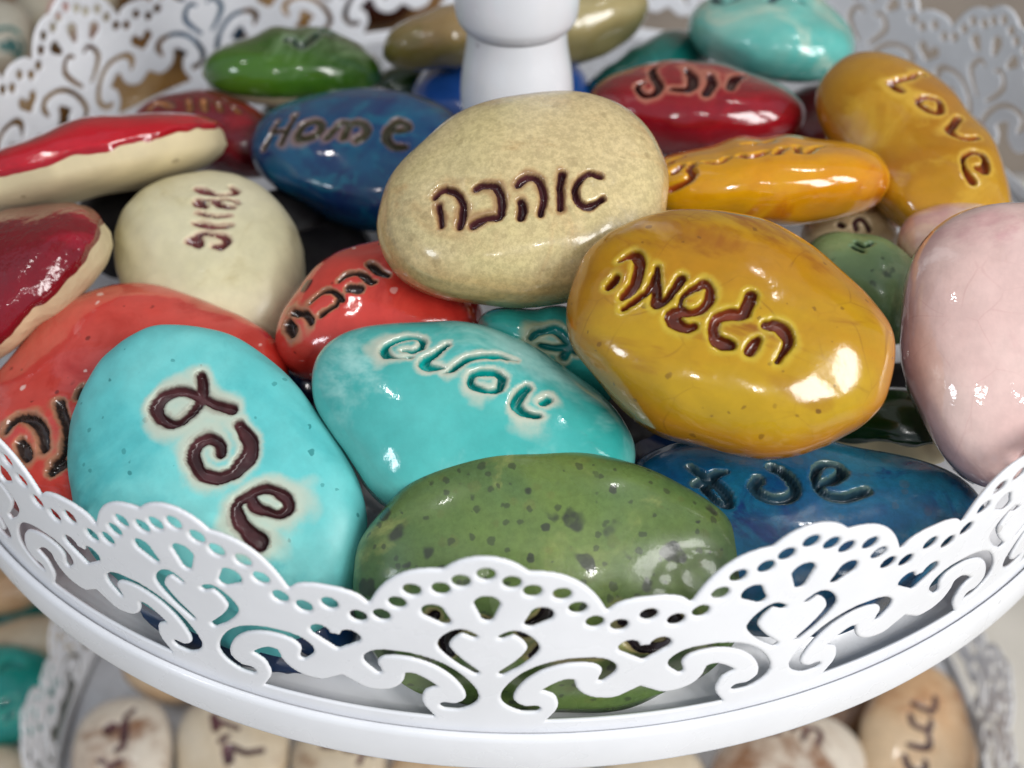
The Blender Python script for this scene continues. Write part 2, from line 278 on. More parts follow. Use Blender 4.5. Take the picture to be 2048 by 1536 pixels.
def seg_dist(P, pts, hw):
    """signed distance (minus local half width) from points P to a polyline"""
    best=np.full(len(P),9.)
    lo=pts.min(0)-.05; hi=pts.max(0)+.05
    m=((P>lo)&(P<hi)).all(1); Q=P[m]
    if len(Q)==0: return best
    bb=np.full(len(Q),9.)
    if len(pts)==1: bb=np.linalg.norm(Q-pts[0],axis=1)-hw[0]
    for i in range(len(pts)-1):
        a,b=pts[i],pts[i+1]; ab=b-a; t=np.clip(((Q-a)@ab)/(ab@ab+1e-12),0,1)
        d=np.linalg.norm(Q-a-t[:,None]*ab,axis=1)-(hw[i]+(hw[i+1]-hw[i])*t)
        bb=np.minimum(bb,d)
    best[m]=bb
    return best
STONES = [
{'key':'turq_front','loc':[-0.3765,-0.7748,0.135],'rot':[[0.6467,0.7616,-0.0425],[-0.6623,0.5331,-0.5265],[-0.3783,0.3686,0.8491]],'a':0.2182,'b':0.1894,'tt':0.07,'tb':0.07,'k':0.76,'q':2.25,'lump':0.03,'seed':3,'ax':[0.3483,0.0975,0.9323],'e1':[0.5787,0.76,-0.2957],'e2':[-0.7374,0.6425,0.2083],'four':[0.8988,-0.0145,0.0399,-0.0381,-0.0842,0.0067,-0.0281,-0.015,0.0188,0.003,-0.0046,0.0056,-0.0003],'sil':0.1983,'letters':[[[[-0.0494,0.0812,0.0599,0.0073],[-0.0536,0.0787,0.0601,0.0073],[-0.0558,0.0762,0.0605,0.0073],[-0.0602,0.0738,0.0607,0.0073],[-0.0649,0.0712,0.061,0.0071],[-0.0697,0.0686,0.0612,0.0068],[-0.0743,0.0668,0.0613,0.0066],[-0.079,0.0649,0.0614,0.0065],[-0.0841,0.0622,0.0615,0.0066],[-0.089,0.0594,0.0615,0.0066],[-0.0938,0.0572,0.0614,0.0066],[-0.0987,0.0549,0.0613,0.0065],[-0.1032,0.0515,0.0612,0.0066],[-0.1072,0.048,0.0612,0.0068],[-0.1108,0.0443,0.0611,0.007],[-0.1118,0.0405,0.0613,0.0073],[-0.1136,0.0356,0.0615,0.0075],[-0.1152,0.03,0.0617,0.0078],[-0.1149,0.0257,0.0619,0.008],[-0.1132,0.0204,0.0622,0.0083],[-0.1109,0.0157,0.0624,0.0086],[-0.1082,0.0123,0.0626,0.0087],[-0.104,0.0107,0.063,0.0086],[-0.0996,0.0098,0.0634,0.0083],[-0.0939,0.0092,0.0639,0.008],[-0.0895,0.0117,0.0643,0.0076],[-0.0851,0.0128,0.0647,0.007],[-0.08,0.0152,0.0651,0.0066],[-0.0769,0.0181,0.0653,0.0063],[-0.0755,0.0215,0.0653,0.006],[-0.0742,0.024,0.0653,0.0059],[-0.074,0.0279,0.0652,0.0058],[-0.0742,0.034,0.0648,0.0058],[-0.0745,0.038,0.0645,0.0059],[-0.0748,0.0422,0.0641,0.0061],[-0.0767,0.0471,0.0636,0.0063],[-0.0779,0.0519,0.0631,0.0066],[-0.0794,0.0548,0.0627,0.0068],[-0.0808,0.0588,0.0622,0.0071],[-0.0826,0.0617,0.0616,0.0073],[-0.0848,0.0641,0.0611,0.0074],[-0.0879,0.0669,0.0604,0.0075],[-0.0918,0.0687,0.0597,0.0073],[-0.0969,0.0716,0.0586,0.0067],[-0.1028,0.0746,0.0574,0.006],[-0.1093,0.0779,0.0561,0.0052]]],[[[-0.0117,0.0395,0.0666,0.0066],[-0.0152,0.0424,0.0663,0.0068],[-0.0182,0.0445,0.066,0.0071],[-0.0213,0.045,0.0658,0.0073],[-0.0254,0.0452,0.0656,0.0076],[-0.0287,0.0438,0.0656,0.0078],[-0.0318,0.0422,0.0656,0.008],[-0.0349,0.0391,0.0658,0.0081],[-0.0369,0.0357,0.066,0.008],[-0.0383,0.031,0.0663,0.008],[-0.0383,0.027,0.0666,0.008],[-0.0364,0.0218,0.0669,0.008],[-0.0345,0.0169,0.0671,0.008],[-0.0315,0.0145,0.0672,0.008],[-0.0275,0.0116,0.0673,0.008],[-0.0231,0.0101,0.0675,0.008],[-0.0172,0.0088,0.0677,0.008],[-0.0112,0.0076,0.068,0.008],[-0.0047,0.0089,0.0683,0.008],[0.0004,0.0119,0.0685,0.008],[0.0062,0.0149,0.0688,0.008],[0.0118,0.0194,0.0691,0.008],[0.0149,0.0244,0.0691,0.008],[0.0169,0.0292,0.0689,0.0079],[0.0189,0.0343,0.0687,0.008],[0.0195,0.0394,0.0684,0.0084],[0.018,0.0452,0.0679,0.009],[0.0164,0.0509,0.0675,0.0094],[0.0157,0.0547,0.0672,0.0098],[0.0141,0.0596,0.0667,0.01],[0.0118,0.0635,0.0662,0.0101],[0.0081,0.0684,0.0653,0.01],[0.0041,0.0714,0.0645,0.0097],[-0.0019,0.0741,0.0636,0.0094],[-0.0062,0.0748,0.0631,0.0092],[-0.0104,0.0751,0.0627,0.009],[-0.0144,0.0754,0.0624,0.0087],[-0.0181,0.0757,0.0621,0.0083],[-0.0217,0.0759,0.0619,0.0078],[-0.0253,0.0762,0.0617,0.0073]]],[[[0.1024,0.0123,0.0656,0.0108],[0.0984,0.0118,0.0661,0.0106],[0.095,0.0105,0.0665,0.0104],[0.09,0.0092,0.067,0.0101],[0.0854,0.0088,0.0674,0.0097],[0.0783,0.0087,0.0681,0.0092],[0.0726,0.0081,0.0686,0.0087],[0.0671,0.0091,0.069,0.0082],[0.0622,0.0108,0.0693,0.0078],[0.059,0.0124,0.0695,0.0073],[0.0547,0.0143,0.0697,0.0067],[0.0522,0.0162,0.0698,0.0062],[0.0515,0.0192,0.0698,0.0059],[0.0491,0.0228,0.0699,0.006],[0.0505,0.0272,0.0697,0.0063],[0.0511,0.0315,0.0696,0.0066],[0.052,0.0368,0.0693,0.0066],[0.0522,0.0432,0.0689,0.0066],[0.0547,0.0491,0.0684,0.0066],[0.058,0.0546,0.0679,0.0066],[0.0621,0.0581,0.0675,0.0065],[0.0671,0.062,0.067,0.0066],[0.0721,0.0636,0.0666,0.0068],[0.0771,0.0649,0.0662,0.0071],[0.0822,0.0657,0.0658,0.0073],[0.0857,0.0647,0.0656,0.0074],[0.0901,0.0633,0.0653,0.0074],[0.0922,0.0616,0.0653,0.0073],[0.0935,0.0582,0.0654,0.0069],[0.0929,0.0542,0.0658,0.0063],[0.0925,0.0509,0.0661,0.0059],[0.0894,0.0456,0.0667,0.0055],[0.0855,0.0423,0.0672,0.0052],[0.0795,0.0391,0.0678,0.0052],[0.0758,0.0363,0.0682,0.0055],[0.0726,0.0345,0.0685,0.0061],[0.0681,0.0331,0.0688,0.0066],[0.0643,0.033,0.069,0.0069],[0.0607,0.0334,0.0692,0.0071],[0.0575,0.0346,0.0693,0.0073]]]]},
{'key':'red_left','loc':[-0.532,-0.6071,0.12],'rot':[[-0.9467,0.3078,-0.0953],[-0.2701,-0.9194,-0.286],[-0.1757,-0.245,0.9535]],'a':0.2447,'b':0.1996,'tt':0.08,'tb':0.08,'k':0.76,'q':2.25,'lump':0.03,'seed':10,'ax':[-0.2341,0.5949,0.769],'e1':[-0.9199,0.1204,-0.3732],'e2':[-0.3146,-0.7947,0.519],'four':[0.8879,0.0077,0.0504,-0.0229,-0.0522,0.0044,-0.0247,0.0207,0.0337,-0.0073,0.0043,0.001,0.0138],'sil':0.2032,'letters':[[[[0.1336,0.0173,0.0618,0.005],[0.1326,0.0145,0.0618,0.0056],[0.1305,0.0119,0.062,0.0062],[0.1287,0.0097,0.0622,0.0066],[0.1257,0.0078,0.0626,0.0067],[0.1223,0.0072,0.0632,0.0067],[0.1191,0.0055,0.0636,0.0066],[0.1158,0.0062,0.0642,0.0066],[0.1115,0.0078,0.065,0.0065],[0.1078,0.0091,0.0657,0.0066],[0.1041,0.0125,0.0665,0.0068],[0.0996,0.0156,0.0674,0.0072],[0.0962,0.0207,0.0682,0.0074],[0.0928,0.0246,0.0689,0.0075],[0.091,0.0295,0.0694,0.0074],[0.0887,0.0339,0.0698,0.0074],[0.0879,0.039,0.0699,0.0074],[0.086,0.0443,0.0701,0.0075],[0.0857,0.0484,0.07,0.0074],[0.0857,0.0551,0.0699,0.0072],[0.0861,0.0606,0.0696,0.0069],[0.0859,0.0682,0.0692,0.0066]]],[[[0.1173,0.0455,0.0653,0.0066],[0.1161,0.0499,0.0653,0.0075],[0.1146,0.0554,0.0653,0.0085],[0.1137,0.059,0.0652,0.009],[0.1127,0.0625,0.0651,0.0088],[0.111,0.0668,0.065,0.0081],[0.11,0.07,0.0648,0.0074]]],[[[0.0612,0.0069,0.0703,0.0066],[0.0598,0.0139,0.0711,0.0066],[0.059,0.0206,0.0718,0.0066],[0.0581,0.0273,0.0724,0.0066],[0.0563,0.0335,0.0728,0.0066],[0.0555,0.0407,0.073,0.0067],[0.0542,0.0464,0.0731,0.0066],[0.0547,0.0518,0.073,0.0064],[0.0548,0.0571,0.0729,0.0061],[0.0548,0.0624,0.0728,0.0058],[0.0564,0.0688,0.0724,0.0055],[0.0571,0.074,0.0721,0.0052],[0.059,0.0798,0.0714,0.005],[0.0603,0.0839,0.0708,0.0049],[0.0623,0.0877,0.0701,0.005],[0.065,0.0902,0.0694,0.005],[0.0678,0.0926,0.0687,0.005],[0.0713,0.0937,0.068,0.005],[0.0751,0.0948,0.0672,0.005]],[[0.0625,0.1008,0.0683,0.005],[0.0667,0.101,0.0676,0.0053],[0.0706,0.1021,0.0668,0.0056],[0.0743,0.1019,0.0661,0.0058],[0.0771,0.1025,0.0655,0.0059],[0.0797,0.103,0.0649,0.0058],[0.0817,0.1029,0.0645,0.0058]]],[[[0.0286,0.002,0.0729,0.0074],[0.0347,0.0084,0.0726,0.0058]]]]},
{'key':'red_topleft','loc':[-0.6785,-0.1511,0.235],'rot':[[0.9145,-0.3226,-0.2443],[0.4039,0.7641,0.503],[0.0244,-0.5587,0.829]],'a':0.2454,'b':0.15,'tt':0.068,'tb':0.066,'k':0.76,'q':2.25,'lump':0.03,'seed':17,'ax':[0.0,-0.9928,-0.12],'e1':[0.9752,0.0266,-0.2197],'e2':[0.2213,-0.117,0.9682],'four':[0.8371,-0.0095,0.1226,0.0003,0.0206,0.0349,-0.0621,0.0073,0.0123],'sil':0.1591,'letters':[],'base':1.0},
{'key':'red_farleft','loc':[-0.7109,-0.4066,0.2],'rot':[[-0.6228,0.6432,-0.4454],[-0.6841,-0.724,-0.0891],[-0.3798,0.2492,0.8909]],'a':0.1465,'b':0.1349,'tt':0.08,'tb':0.085,'k':0.76,'q':2.25,'lump':0.03,'seed':24,'ax':[0.0653,0.9339,0.3515],'e1':[-0.7066,0.292,-0.6445],'e2':[-0.7046,-0.2063,0.679],'four':[0.8244,-0.0386,0.0685,-0.0092,0.0151,0.0768,0.0385,-0.0386,-0.0235,-0.0273,0.0361,0.0145,-0.004],'sil':0.1224,'letters':[],'base':1.0},
{'key':'darkred_back','loc':[-0.5554,0.092,0.16],'rot':[[-0.9331,-0.3597,0.0],[0.3395,-0.8807,-0.3304],[0.1188,-0.3082,0.9439]],'a':0.1517,'b':0.0834,'tt':0.08,'tb':0.08,'k':0.76,'q':2.25,'lump':0.03,'seed':31,'ax':[-0.4776,0.524,0.7052],'e1':[-0.8394,-0.5092,-0.1902],'e2':[0.2594,-0.6828,0.683],'four':[0.8642,-0.0061,0.0153,0.0484,0.0039,-0.0158,-0.0225,0.017,-0.0202,-0.0109,-0.0007,-0.004,-0.0095],'sil':0.1163,'letters':[[[[0.0936,0.0288,0.0562,0.0057],[0.0948,0.0223,0.0558,0.0057],[0.096,0.0153,0.055,0.0057],[0.0949,0.01,0.0548,0.0057],[0.089,0.008,0.0563,0.0057],[0.0814,0.0074,0.0582,0.0057],[0.0745,0.0073,0.0596,0.0057],[0.0676,0.0091,0.0613,0.0057],[0.0609,0.012,0.0632,0.0057],[0.0551,0.014,0.0646,0.0057]]],[[[0.033,-0.0084,0.0677,0.0046],[0.0147,0.0156,0.0723,0.0046]]],[[[0.0029,-0.013,0.0743,0.0046],[-0.0131,0.0096,0.0769,0.0046]]],[[[-0.0246,-0.0162,0.0729,0.0046],[-0.0377,-0.0008,0.0759,0.0046]]],[[[-0.0506,-0.0224,0.0681,0.0046],[-0.0651,-0.0144,0.0687,0.0046]]]]},
{'key':'green_back','loc':[-0.42,0.2277,0.22],'rot':[[-0.9843,0.1463,0.099],[-0.1561,-0.9828,-0.099],[0.0828,-0.1129,0.9901]],'a':0.1802,'b':0.0991,'tt':0.085,'tb':0.08,'k':0.76,'q':2.25,'lump':0.03,'seed':38,'ax':[-0.0106,0.8605,0.5094],'e1':[-0.9999,-0.0128,0.0009],'e2':[0.0072,-0.5094,0.8605],'four':[0.8012,0.0113,0.0167,0.0289,0.0135,-0.006,-0.0263,0.0263,-0.0006,-0.0215,-0.0207,0.0206,-0.0044],'sil':0.13,'letters':[[[[0.0115,0.0265,0.0738,0.0058],[0.0086,0.023,0.0739,0.0058],[0.0027,0.0192,0.0734,0.0058],[-0.0001,0.019,0.0733,0.0058],[-0.0029,0.0245,0.0731,0.0058],[-0.0057,0.0321,0.0725,0.0058],[-0.0084,0.0399,0.0717,0.0058]]],[[[-0.0169,0.0432,0.0716,0.0081],[-0.0235,0.0358,0.0733,0.0081],[-0.0298,0.029,0.0744,0.0081],[-0.0337,0.0207,0.0749,0.0081],[-0.0392,0.0126,0.0743,0.0081],[-0.0415,0.0054,0.0733,0.0081],[-0.0444,-0.0026,0.0714,0.0081]]],[[[-0.0524,-0.0188,0.0666,0.0081],[-0.0569,-0.0309,0.0628,0.0081],[-0.0608,-0.0504,0.0546,0.0081],[-0.0635,-0.0504,0.0539,0.0081],[-0.0678,-0.0472,0.0538,0.0081],[-0.0712,-0.0281,0.0593,0.0081],[-0.0737,-0.0149,0.0614,0.0081]]],[[[-0.0882,-0.0408,0.0472,0.0058],[-0.099,-0.0362,0.0443,0.0058]]]],'base':1.08},
{'key':'blue_home','loc':[-0.2648,-0.0275,0.18],'rot':[[-0.99,-0.1334,-0.0461],[0.1408,-0.9113,-0.3868],[0.0096,-0.3894,0.921]],'a':0.1978,'b':0.1494,'tt':0.085,'tb':0.085,'k':0.76,'q':2.25,'lump':0.03,'seed':45,'ax':[-0.2451,0.59,0.7693],'e1':[-0.9668,-0.2081,-0.1484],'e2':[0.0725,-0.7801,0.6215],'four':[0.8878,0.0092,-0.012,0.0206,-0.0359,-0.0229,0.0262,0.023,-0.0131,-0.008,0.0069,0.0084,-0.0023],'sil':0.1624,'letters':[[[[0.1424,-0.0098,0.0632,0.0047],[0.1435,-0.0021,0.0639,0.0047],[0.1453,0.0061,0.0637,0.0047],[0.1471,0.0145,0.0629,0.0047],[0.1501,0.023,0.0607,0.0047],[0.1533,0.0322,0.0574,0.0047],[0.1572,0.04,0.0536,0.0047]],[[0.1134,-0.0241,0.068,0.0047],[0.1142,-0.0144,0.0703,0.0047],[0.1157,-0.0046,0.0718,0.0047],[0.1171,0.0046,0.0725,0.0047],[0.1187,0.016,0.0725,0.0047],[0.1215,0.0269,0.0712,0.0047],[0.1239,0.038,0.069,0.0047]],[[0.1464,0.0124,0.0632,0.0032],[0.1245,0.0135,0.0711,0.0032]]],[[[0.0773,-0.0067,0.0761,0.0062],[0.0815,-0.0041,0.0762,0.0062],[0.0858,-0.0017,0.0762,0.0062],[0.0898,0.0012,0.0762,0.0062],[0.0934,0.007,0.0764,0.0062],[0.0958,0.0137,0.0764,0.0062],[0.0975,0.0187,0.0763,0.0062],[0.0978,0.024,0.0761,0.0062],[0.0963,0.0282,0.0761,0.0062],[0.0939,0.0313,0.0763,0.0062],[0.0903,0.0316,0.0768,0.0062],[0.0855,0.0314,0.0774,0.0062],[0.0805,0.0303,0.0781,0.0062],[0.0751,0.0287,0.0787,0.0062],[0.0698,0.0267,0.0792,0.0062],[0.0654,0.024,0.0795,0.0062],[0.0626,0.0191,0.0795,0.0062],[0.0606,0.0135,0.0793,0.0062],[0.0597,0.0082,0.0789,0.0062],[0.0603,0.004,0.0784,0.0062],[0.0615,-0.0001,0.0778,0.0062],[0.0641,-0.0031,0.0773,0.0062],[0.0677,-0.0056,0.0767,0.0062],[0.0725,-0.006,0.0764,0.0062],[0.0773,-0.0067,0.0761,0.0062]]],[[[0.0464,0.0287,0.0808,0.0057],[0.0429,0.0222,0.0808,0.0057],[0.0404,0.0152,0.0804,0.0057],[0.0371,0.0093,0.0799,0.0057],[0.0346,0.0026,0.0793,0.0057],[0.0323,-0.0039,0.0786,0.0057],[0.029,-0.0071,0.0783,0.0057],[0.0247,-0.008,0.0785,0.0057],[0.0197,-0.007,0.0789,0.0057],[0.0162,-0.0037,0.0795,0.0057],[0.0159,-0.0004,0.0799,0.0057],[0.0167,0.006,0.0805,0.0057],[0.0173,0.0115,0.081,0.0057],[0.0177,0.0171,0.0815,0.0057],[0.0179,0.0225,0.0818,0.0057],[0.0189,0.0268,0.0819,0.0057]],[[0.0158,-0.0006,0.0799,0.0067],[0.0125,-0.0035,0.0797,0.0067],[0.0092,-0.0069,0.0794,0.0067],[0.0056,-0.0088,0.0793,0.0067],[0.0009,-0.0086,0.0794,0.0067],[-0.0053,-0.0069,0.0798,0.0067],[-0.0103,-0.0044,0.0802,0.0067],[-0.0132,-0.0004,0.0807,0.0067],[-0.0163,0.0049,0.0812,0.0067],[-0.0176,0.0092,0.0816,0.0067],[-0.017,0.0136,0.0819,0.0067],[-0.0162,0.019,0.0823,0.0067],[-0.0145,0.023,0.0824,0.0067],[-0.0118,0.0256,0.0825,0.0067],[-0.0097,0.027,0.0825,0.0067],[-0.0065,0.0292,0.0825,0.0067]]],[[[-0.0613,0.0033,0.0793,0.0052],[-0.0675,0.002,0.0786,0.0056],[-0.0732,0.0007,0.0779,0.0059],[-0.0776,-0.0027,0.077,0.0062],[-0.0806,-0.0054,0.0764,0.0062],[-0.082,-0.0092,0.0758,0.0062],[-0.0812,-0.013,0.0755,0.0062],[-0.0776,-0.016,0.0757,0.0065],[-0.0714,-0.019,0.0761,0.0069],[-0.0655,-0.0193,0.0768,0.0072],[-0.061,-0.0155,0.0777,0.0073],[-0.0574,-0.0096,0.0787,0.0072],[-0.0545,-0.0034,0.0794,0.0072],[-0.0518,0.0019,0.0799,0.0072],[-0.0504,0.008,0.0804,0.0072],[-0.0499,0.0133,0.0807,0.0072],[-0.0511,0.0169,0.0808,0.0072],[-0.0528,0.023,0.0809,0.0072],[-0.0554,0.0271,0.0808,0.0072],[-0.06,0.0312,0.0805,0.0072],[-0.065,0.0351,0.08,0.0073],[-0.0704,0.0365,0.0795,0.0072],[-0.0745,0.0364,0.0791,0.0069],[-0.0793,0.0347,0.0786,0.0066],[-0.0838,0.033,0.078,0.0062]]]]},
{'key':'beige_love','loc':[0.0015,-0.4684,0.355],'rot':[[-0.9751,0.2203,-0.0263],[-0.1808,-0.8575,-0.4818],[-0.1287,-0.465,0.8759]],'a':0.2014,'b':0.1548,'tt':0.09,'tb':0.085,'k':0.76,'q':2.25,'lump':0.03,'seed':52,'ax':[0.1016,0.492,0.8646],'e1':[-0.9731,0.23,-0.0165],'e2':[-0.207,-0.8397,0.5021],'four':[0.9226,0.0142,0.0057,-0.0001,0.0043,-0.0175,-0.0185,-0.0056,0.0241,-0.0061,-0.0122,-0.0031,0.0035],'sil':0.1712,'letters':[[[[0.1156,0.0066,0.073,0.0035],[0.112,0.0042,0.0737,0.0038],[0.1085,0.0016,0.0743,0.004],[0.1045,0.0005,0.0752,0.0043],[0.1008,0.0008,0.0761,0.0044],[0.0964,0.0041,0.0774,0.0045],[0.0929,0.0067,0.0784,0.0046],[0.0901,0.0104,0.0793,0.0047],[0.0877,0.0144,0.0801,0.0046],[0.0859,0.0193,0.0807,0.0046],[0.0855,0.024,0.081,0.0046],[0.0849,0.0288,0.0813,0.0046],[0.0858,0.0342,0.0812,0.0046],[0.0873,0.0386,0.0808,0.0046],[0.0889,0.0441,0.0802,0.0047],[0.0906,0.0483,0.0794,0.0046],[0.0924,0.052,0.0785,0.0045],[0.0937,0.0536,0.078,0.0044],[0.0953,0.057,0.077,0.0043]]],[[[0.1136,0.0206,0.0745,0.0043],[0.1141,0.0244,0.0746,0.0044],[0.1145,0.0281,0.0746,0.0046],[0.1145,0.0322,0.0746,0.0046],[0.1152,0.0374,0.0743,0.0045],[0.1158,0.0427,0.0737,0.0042],[0.1163,0.048,0.073,0.0039]]],[[[0.0652,0.0135,0.0836,0.0039],[0.0614,0.0125,0.0841,0.0043],[0.0576,0.0114,0.0845,0.0047],[0.0536,0.0124,0.0851,0.005],[0.049,0.0135,0.0856,0.0052],[0.0452,0.0151,0.086,0.0053],[0.0419,0.0168,0.0863,0.0054],[0.0401,0.0208,0.0865,0.0054],[0.0389,0.0251,0.0866,0.0054],[0.038,0.0295,0.0866,0.0054],[0.0382,0.035,0.0865,0.0054],[0.0392,0.0396,0.0863,0.0054],[0.04,0.0452,0.086,0.0054],[0.0418,0.0501,0.0855,0.0052],[0.043,0.0558,0.0848,0.0051],[0.0459,0.0585,0.0843,0.005],[0.0501,0.0587,0.0839,0.0051],[0.0555,0.0573,0.0836,0.0053],[0.0614,0.056,0.0832,0.0054],[0.0667,0.0571,0.0825,0.0053],[0.0728,0.0583,0.0814,0.0052],[0.0791,0.0601,0.08,0.005]]],[[[0.0151,0.0231,0.0879,0.0046],[0.0103,0.0192,0.088,0.0046],[0.0051,0.0172,0.0881,0.0046],[0.0017,0.0157,0.0882,0.0046],[-0.0025,0.0168,0.0882,0.0046],[-0.0064,0.0176,0.0883,0.0046],[-0.0098,0.0205,0.0883,0.0046],[-0.0118,0.0249,0.0883,0.0046],[-0.0126,0.0304,0.0883,0.0046],[-0.0129,0.036,0.0882,0.0046],[-0.0125,0.0419,0.088,0.0046],[-0.0117,0.0477,0.0878,0.0046],[-0.0096,0.0543,0.0872,0.0046],[-0.0081,0.0586,0.0867,0.0046],[-0.0052,0.0635,0.0858,0.0046],[-0.0033,0.0676,0.085,0.0046]]],[[[0.0164,0.046,0.0872,0.0039],[0.016,0.0489,0.0871,0.0043],[0.0157,0.0517,0.0868,0.0048],[0.0162,0.0555,0.0864,0.005],[0.017,0.0585,0.0859,0.0048],[0.0191,0.0623,0.0852,0.0043],[0.0208,0.0661,0.0844,0.0039]]],[[[-0.0415,0.0199,0.0868,0.0043],[-0.0393,0.0248,0.087,0.0044],[-0.0369,0.0318,0.0871,0.0045],[-0.0343,0.0381,0.0872,0.0046],[-0.0329,0.0467,0.0869,0.0048],[-0.0303,0.0564,0.0863,0.0049],[-0.0282,0.0656,0.0849,0.005]]],[[[-0.0869,0.0301,0.0788,0.0046],[-0.0835,0.0278,0.0797,0.0045],[-0.0801,0.0254,0.0805,0.0044],[-0.0759,0.0243,0.0815,0.0043],[-0.0707,0.026,0.0825,0.0042],[-0.0646,0.0293,0.0835,0.0042],[-0.0607,0.0326,0.0841,0.0043],[-0.0571,0.036,0.0846,0.0042],[-0.0537,0.0415,0.0848,0.0042],[-0.0518,0.046,0.0848,0.0043],[-0.0517,0.0504,0.0845,0.0044],[-0.0513,0.0556,0.084,0.0045],[-0.0523,0.0597,0.0833,0.0046],[-0.0541,0.0634,0.0823,0.0047],[-0.0571,0.0659,0.0813,0.0046],[-0.0604,0.068,0.0802,0.0046],[-0.0645,0.0685,0.0792,0.0047],[-0.0697,0.0669,0.0785,0.0047],[-0.0742,0.0652,0.0778,0.0046],[-0.0771,0.0638,0.0774,0.0044],[-0.0808,0.062,0.0769,0.0042],[-0.0835,0.0605,0.0765,0.0039]]]]},
